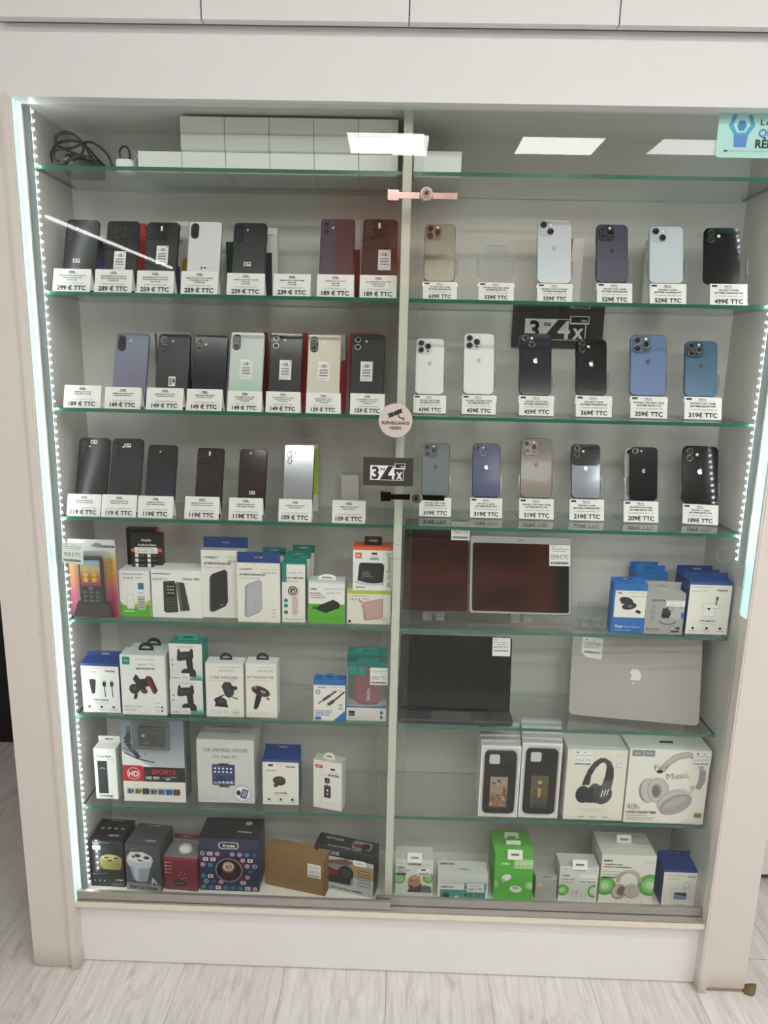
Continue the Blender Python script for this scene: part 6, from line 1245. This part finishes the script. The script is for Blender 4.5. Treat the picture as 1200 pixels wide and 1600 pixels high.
def belk3(a, W, H):
    rings(a, .10, .36, .20); rings(a, .93, .40, .23); a.text('belkin', .12, .86, .045, INK, 'c', True, .16); a.text('SoundForm Adapt', .23, .79, .03, INK, 'c', True, .36); a.text('Wireless Over-Ear Headphones', .30, .74, .03, INK, 'c', True, .50); a.line([(.80,.86),(.96,.86)], .012, LIGHTINK); a.line([(.04,.66),(.38,.66)], .010, LIGHTINK); a.text('39,90 €  TTC', .19, .58, .035, INK, 'c', maxw=.32); a.bars(.02,.52,.34,.555,INK,24)
    b1, b2, b3 = mt('#b5aaa2', .5), mt('#c6bcb4', .5), mt('#9c9189', .5)
    a.arc(.53,.46,.20,.22,0,185,.075,b1,26); a.arc(.53,.47,.21,.23,20,120,.03,b2,20); a.ell(.36,.25,.14,.165,b3,26,-12); a.ell(.34,.26,.10,.13,b2,24,-12); a.ell(.40,.27,.07,.10,mt('#6f665f', .5),20,-10); a.ell(.60,.27,.15,.15,b3,26,15); a.ell(.61,.275,.135,.135,b2,26,15); a.arc(.62,.28,.08,.08,60,270,.012,b3); [a.line([(u,.04),(u+.05,.04)], .014, LIGHTINK) for u in (.30,.52,.78)]
t, W, H = carton('headphone_carton', 'large white carton with green rings picturing beige headphones', 'headphones box', 8, 934, 1018, 1336, 1412, depth=.090, front=mt('#e6e5dd', .5), side=mt('#cfd0c8', .5), top=mt('#d9d9d1', .5), art=belk3); tabw(t, W, H+.002, .050)
part('side_ring', t, lambda q: q.add([(-W/2-.0004, .045+.03*math.cos(2*math.pi*i/24), H*.42+.03*math.sin(2*math.pi*i/24)) for i in range(24)], [tuple(range(24))[::-1]], GRN))
def d_watch(a):
    a.rrect(.24,.14,.76,.52,.06,LIGHTINK); a.rrect(.25,.15,.75,.51,.055,PAPER); a.rrect(.32,.20,.68,.42,.04,mt('#8b8d90', .4)); a.rect(.35,.22,.65,.40,mt('#2a4668', .3)); a.poly([(.35,.22),(.65,.22),(.65,.30),(.35,.36)], mt('#7d93ad', .3)); a.arc(.64,.62,.08,.08,0,360,.02,LIGHTINK,18); a.line([(.62,.54),(.58,.46)], .04, LIGHTINK); a.line([(.34,.06),(.66,.06)], .012, GREYINK)
def fw(a, W, H):
    a.text('Fairplay', .76, .86, .045, INK, 'c', True, .30); a.line([(.06,.90),(.55,.90)], .010, GREYINK); a.text('29,90 €  TTC', .28, .78, .035, INK, 'c', maxw=.4); d_watch(a)
t, W, H = carton('earbud_carton', 'blue-lidded white carton picturing a screened case, right end of the cabinet bottom', 'earbuds box', 8, 1032, 1089, 1363, 1416, depth=.055, front=MT['warm'], side=MT['fblue'], art=fw); fair_tab(t, W, H, .055, .014)

# ---------------------------------------------------------------- top shelf: cables and plain white boxes
zb = top_of(1); Yw = .045; WB = mt('#e6ece8', .5, var=.01)
xb3 = [at(x, 262, Yw).x for x in (216, 284.5, 353, 422, 491, 560.5, 622)]
z1, z2, z3 = zb, at(400, 238.5, Yw).z, at(400, 210.5, Yw).z; z4 = at(400, 183, Yw).z
hts = [z1, z2, z3, z4]
xb2 = [at(x, 224, Yw).x for x in (282, 351, 420.5, 490, 560, 622)]
num = ['first', 'second', 'third', 'fourth', 'fifth', 'sixth']
def wbox(x0, x1, za, zc_, label):
    W, H = x1-x0-.0012, zc_-za-.0008
    t = thing('white_box', label, 'box', ((x0+x1)/2, Yw, za+.0003), group='plain white boxes stacked on the top shelf')
    part('lid', t, lambda q: q.box(-W/2, W/2, 0, .12, H*.10, H, WB)); part('tray', t, lambda q: q.box(-W/2+.0006, W/2-.0006, .0006, .1194, 0, H*.10, mt('#c9cfcb', .5)))
for i in range(6): wbox(xb3[i], xb3[i+1], hts[0], hts[1], f'plain white box, {num[i]} from the cables in the bottom layer of the stack')
for r_, nm in ((1, 'middle'), (2, 'top')):
    for i in range(5): wbox(xb2[i], xb2[i+1], hts[r_], hts[r_+1], f'plain white box, {num[i]} from the cables in the {nm} layer of the stack')
wbox(.0125, at(721, 265, Yw).x, zb, at(690, 236, Yw).z, 'single plain white box right of the partition on the top shelf')
# cable bundle
CB = mt('#141416', .4)
def P3(x, y, Y): return at(x, y, Y)
base = at(130, 262, .05); base.z = zb
t = thing('cable_bundle', 'tangled black power cable with its adaptor at the left end of the top shelf', 'cable', base)
def loc(x, y, Y):
    p = at(x, y, Y)-base; p.z = max(p.z, .0035); return p
def smooth(pts, n=8):
    out = []
    for i in range(len(pts)-1):
        p0, p1, p2, p3 = pts[max(i-1,0)], pts[i], pts[i+1], pts[min(i+2,len(pts)-1)]
        for k in range(n):
            s_ = k/n; out.append(.5*((2*p1)+(p2-p0)*s_+(2*p0-5*p1+4*p2-p3)*s_*s_+(3*p1-p0-3*p2+p3)*s_**3))
    return out+[pts[-1]]
for path in ([(84,262,.06),(96,258,.05),(112,252,.05),(130,236,.06),(122,216,.05),(105,208,.05),(90,212,.05),(88,226,.06),(108,232,.07),(140,222,.07),(165,238,.07),(175,258,.07),(172,264,.07)],
             [(82,254,.08),(80,240,.08),(90,224,.08),(112,220,.08),(132,226,.08),(150,246,.08),(166,262,.08)],
             [(92,252,.05),(84,244,.05),(88,234,.05),(102,234,.05),(118,240,.06),(140,252,.06),(160,262,.06)],
             [(86,214,.07),(100,206,.07),(118,212,.07),(131,226,.07),(142,244,.07),(156,262,.07)],
             [(84,262,.045),(100,256,.04),(118,246,.045),(136,244,.05),(150,254,.055),(160,262,.06)]):
    pts = smooth([loc(*p) for p in path]); part('cable', t, lambda q, pts=pts: q.tube(pts, .0026, CB))
c0 = loc(126, 262, .085)
part('adaptor', t, lambda q: q.rslab(.075, .034, .006, c0.y-.0, c0.y+.045, mt('#1b1b1e', .35), cx=c0.x, z0=.0005, b=.003))
part('sleeve', t, lambda q: q.box(loc(104,240,.1).x, loc(128,240,.1).x, .04, .055, .034, .046, CB))
for x, y in ((106, 250), (112, 256)):
    p = loc(x, y, .045); part('prong', t, lambda q, p=p: q.tube([p+Vector((-.006,0,0)), p+Vector((.004,-.006,.003))], .003, CHROME))
base = at(197, 262, .06); base.z = zb
t = thing('wall_adaptor', 'white plug adaptor with a looped black lead beside the first white box', 'adaptor', base)
part('body', t, lambda q: q.loops([[(x, y, z) for x, y in rrect(.036*k, .030*k, .006)] for k, z in ((.92,0),(1,.003),(1,.022),(.9,.026))][::-1], PAPER))
def loc2(x, y, Y):
    p = at(x, y, Y)-base; p.z = max(p.z, .003); return p
pts = smooth([loc2(*p) for p in ((188,246,.05),(187,236,.05),(192,229,.05),(200,232,.05),(203,244,.05),(200,254,.05),(194,263,.05))])
part('lead', t, lambda q: q.tube(pts, .0022, CB))
for dx in (0, .006): part('wire', t, lambda q, dx=dx: q.tube([loc2(203, 258, .06)+Vector((dx,0,0)), loc2(212, 244, .06)+Vector((dx*.6,0,0)), loc2(209, 234, .06)+Vector((dx*1.5,0,0))], .0012, LIGHTINK))

# ---------------------------------------------------------------- cartons standing behind the phones
def backbox(row, xl, xr, yt, Y, front, label, side=None, art=None, depth=.022, group='phone cartons behind the phones', yaw=0, lean=0):
    t, W, H = carton('phone_carton', label, 'phone box', row, xl, xr, yt, None, Y=Y, depth=depth, front=front, side=side or front, art=art, group=group, yaw=yaw)
WC = mt('#d5d5d2', .5)
backbox(2, 150, 166, 371, .135, grad('blue_violet_print', [(0,'#2c5f8f'),(.5,'#4a4f9a'),(1,'#1a1b22')], 2, 0, .12, .4, .2), 'dark carton with blue-violet print between the first two phones')
backbox(2, 210, 231, 349, .135, MT['red'], 'red carton between the round-camera and square-camera phones', side=mt('#8f1a22', .5))
def note14(a, W, H): a.rrect(.18,.88,.44,.96,.06,MT['orange']); a.text('e 14', .3, .72, .06, INK, 'c', True, .4); a.poly([(.3,.05),(.75,.05),(.75,.55),(.45,.50)], mt('#b99a2c', .5)); a.rect(.05,.05,.3,.42,mt('#4a4870', .5))
backbox(2, 276, 300, 346, .135, WC, 'white carton with orange square and yellow print before the white phone', art=note14)
def bw(a, W, H): a.rect(0,.04,.62,.66,INK); a.line([(.2,.90),(.8,.90)], .05, GREYINK)
backbox(2, 412, 434, 356, .120, WC, 'white and black carton right of the dark green phone', art=bw)
backbox(2, 355, 372, 378, .135, mt('#23403f', .4), 'teal-black carton edge left of the dark green phone')
backbox(2, 548, 563, 354, .130, WC, 'white carton between the navy phone and the wine-red phone', art=lambda a, W, H: a.rect(.3,.05,.9,.7,MT['dred']))
backbox(3, 230, 246, 521, .135, WC, 'white carton right of the lilac-blue phone')
backbox(3, 250, 301, 519, .140, WC, 'white carton behind the graphite phone', art=lambda a, W, H: a.rect(.7,.03,1,.70,INK))
backbox(3, 367, 418, 519, .140, MT['dred'], 'dark red carton behind the mint-white phone', side=MT['red'])
backbox(3, 434, 479, 520, .140, MT['red'], 'bright red carton behind the silver-ringed black phone', side=MT['red'])
backbox(3, 492, 539, 522, .140, MT['red'], 'red and white carton behind the beige phone', side=MT['red'], art=lambda a, W, H: a.rect(0,.66,1,1,WC))
backbox(3, 545, 590, 521, .140, MT['red'], 'red carton peeking out left of the last black phone', side=MT['red'])
backbox(4, 452, 497, 693, .130, MT['lime'], 'lime green carton behind the mirror-silver phone', side=WC, art=lambda a, W, H: (a.rect(.8,0,1,.25,WC), a.rect(0,.93,1,1,WC)))
backbox(4, 533, 560, 742, .140, mt('#c4c1b9', .5), 'small pale carton behind the lone price card on the fourth shelf', depth=.03)
def ph15(a, W, H): a.rrect(.10,.03,1.4,.78,.18,INK) if 0 else (a.poly([(.22,.04),(.98,.04),(.98,.80),(.62,.80),(.45,.74),(.22,.16)], mt('#26282c', .3)), a.poly([(.30,.07),(.98,.07),(.98,.76),(.64,.76),(.50,.70),(.30,.18)], mt('#aab4bd', .3)), a.ell(.80,.26,.22,.16,mt('#8894a0', .3)))
backbox(2, 1003, 1050, 374, .145, WC, 'white carton with dark phone outline behind the pale blue phone', art=ph15, yaw=-8)
backbox(2, 888, 905, 372, .130, WC, 'slim white carton between the tall pale blue and purple phones')
# white phone behind the small black one
zb4 = top_of(4); W, L, X = place_phone(976, 1019, 700, .118, zb4+.04, 16)
t = thing('smartphone', 'white phone mostly hidden behind the small black single-lens phone', 'phone', (X, .118, zb4+.0405), (R(-16), 0, 0), 'phones on clear stands on the right shelves')
phone_body(t, W, L, WHT, SILF); cams(t, W, L, 'se', mt('#d2d3d1', .2))
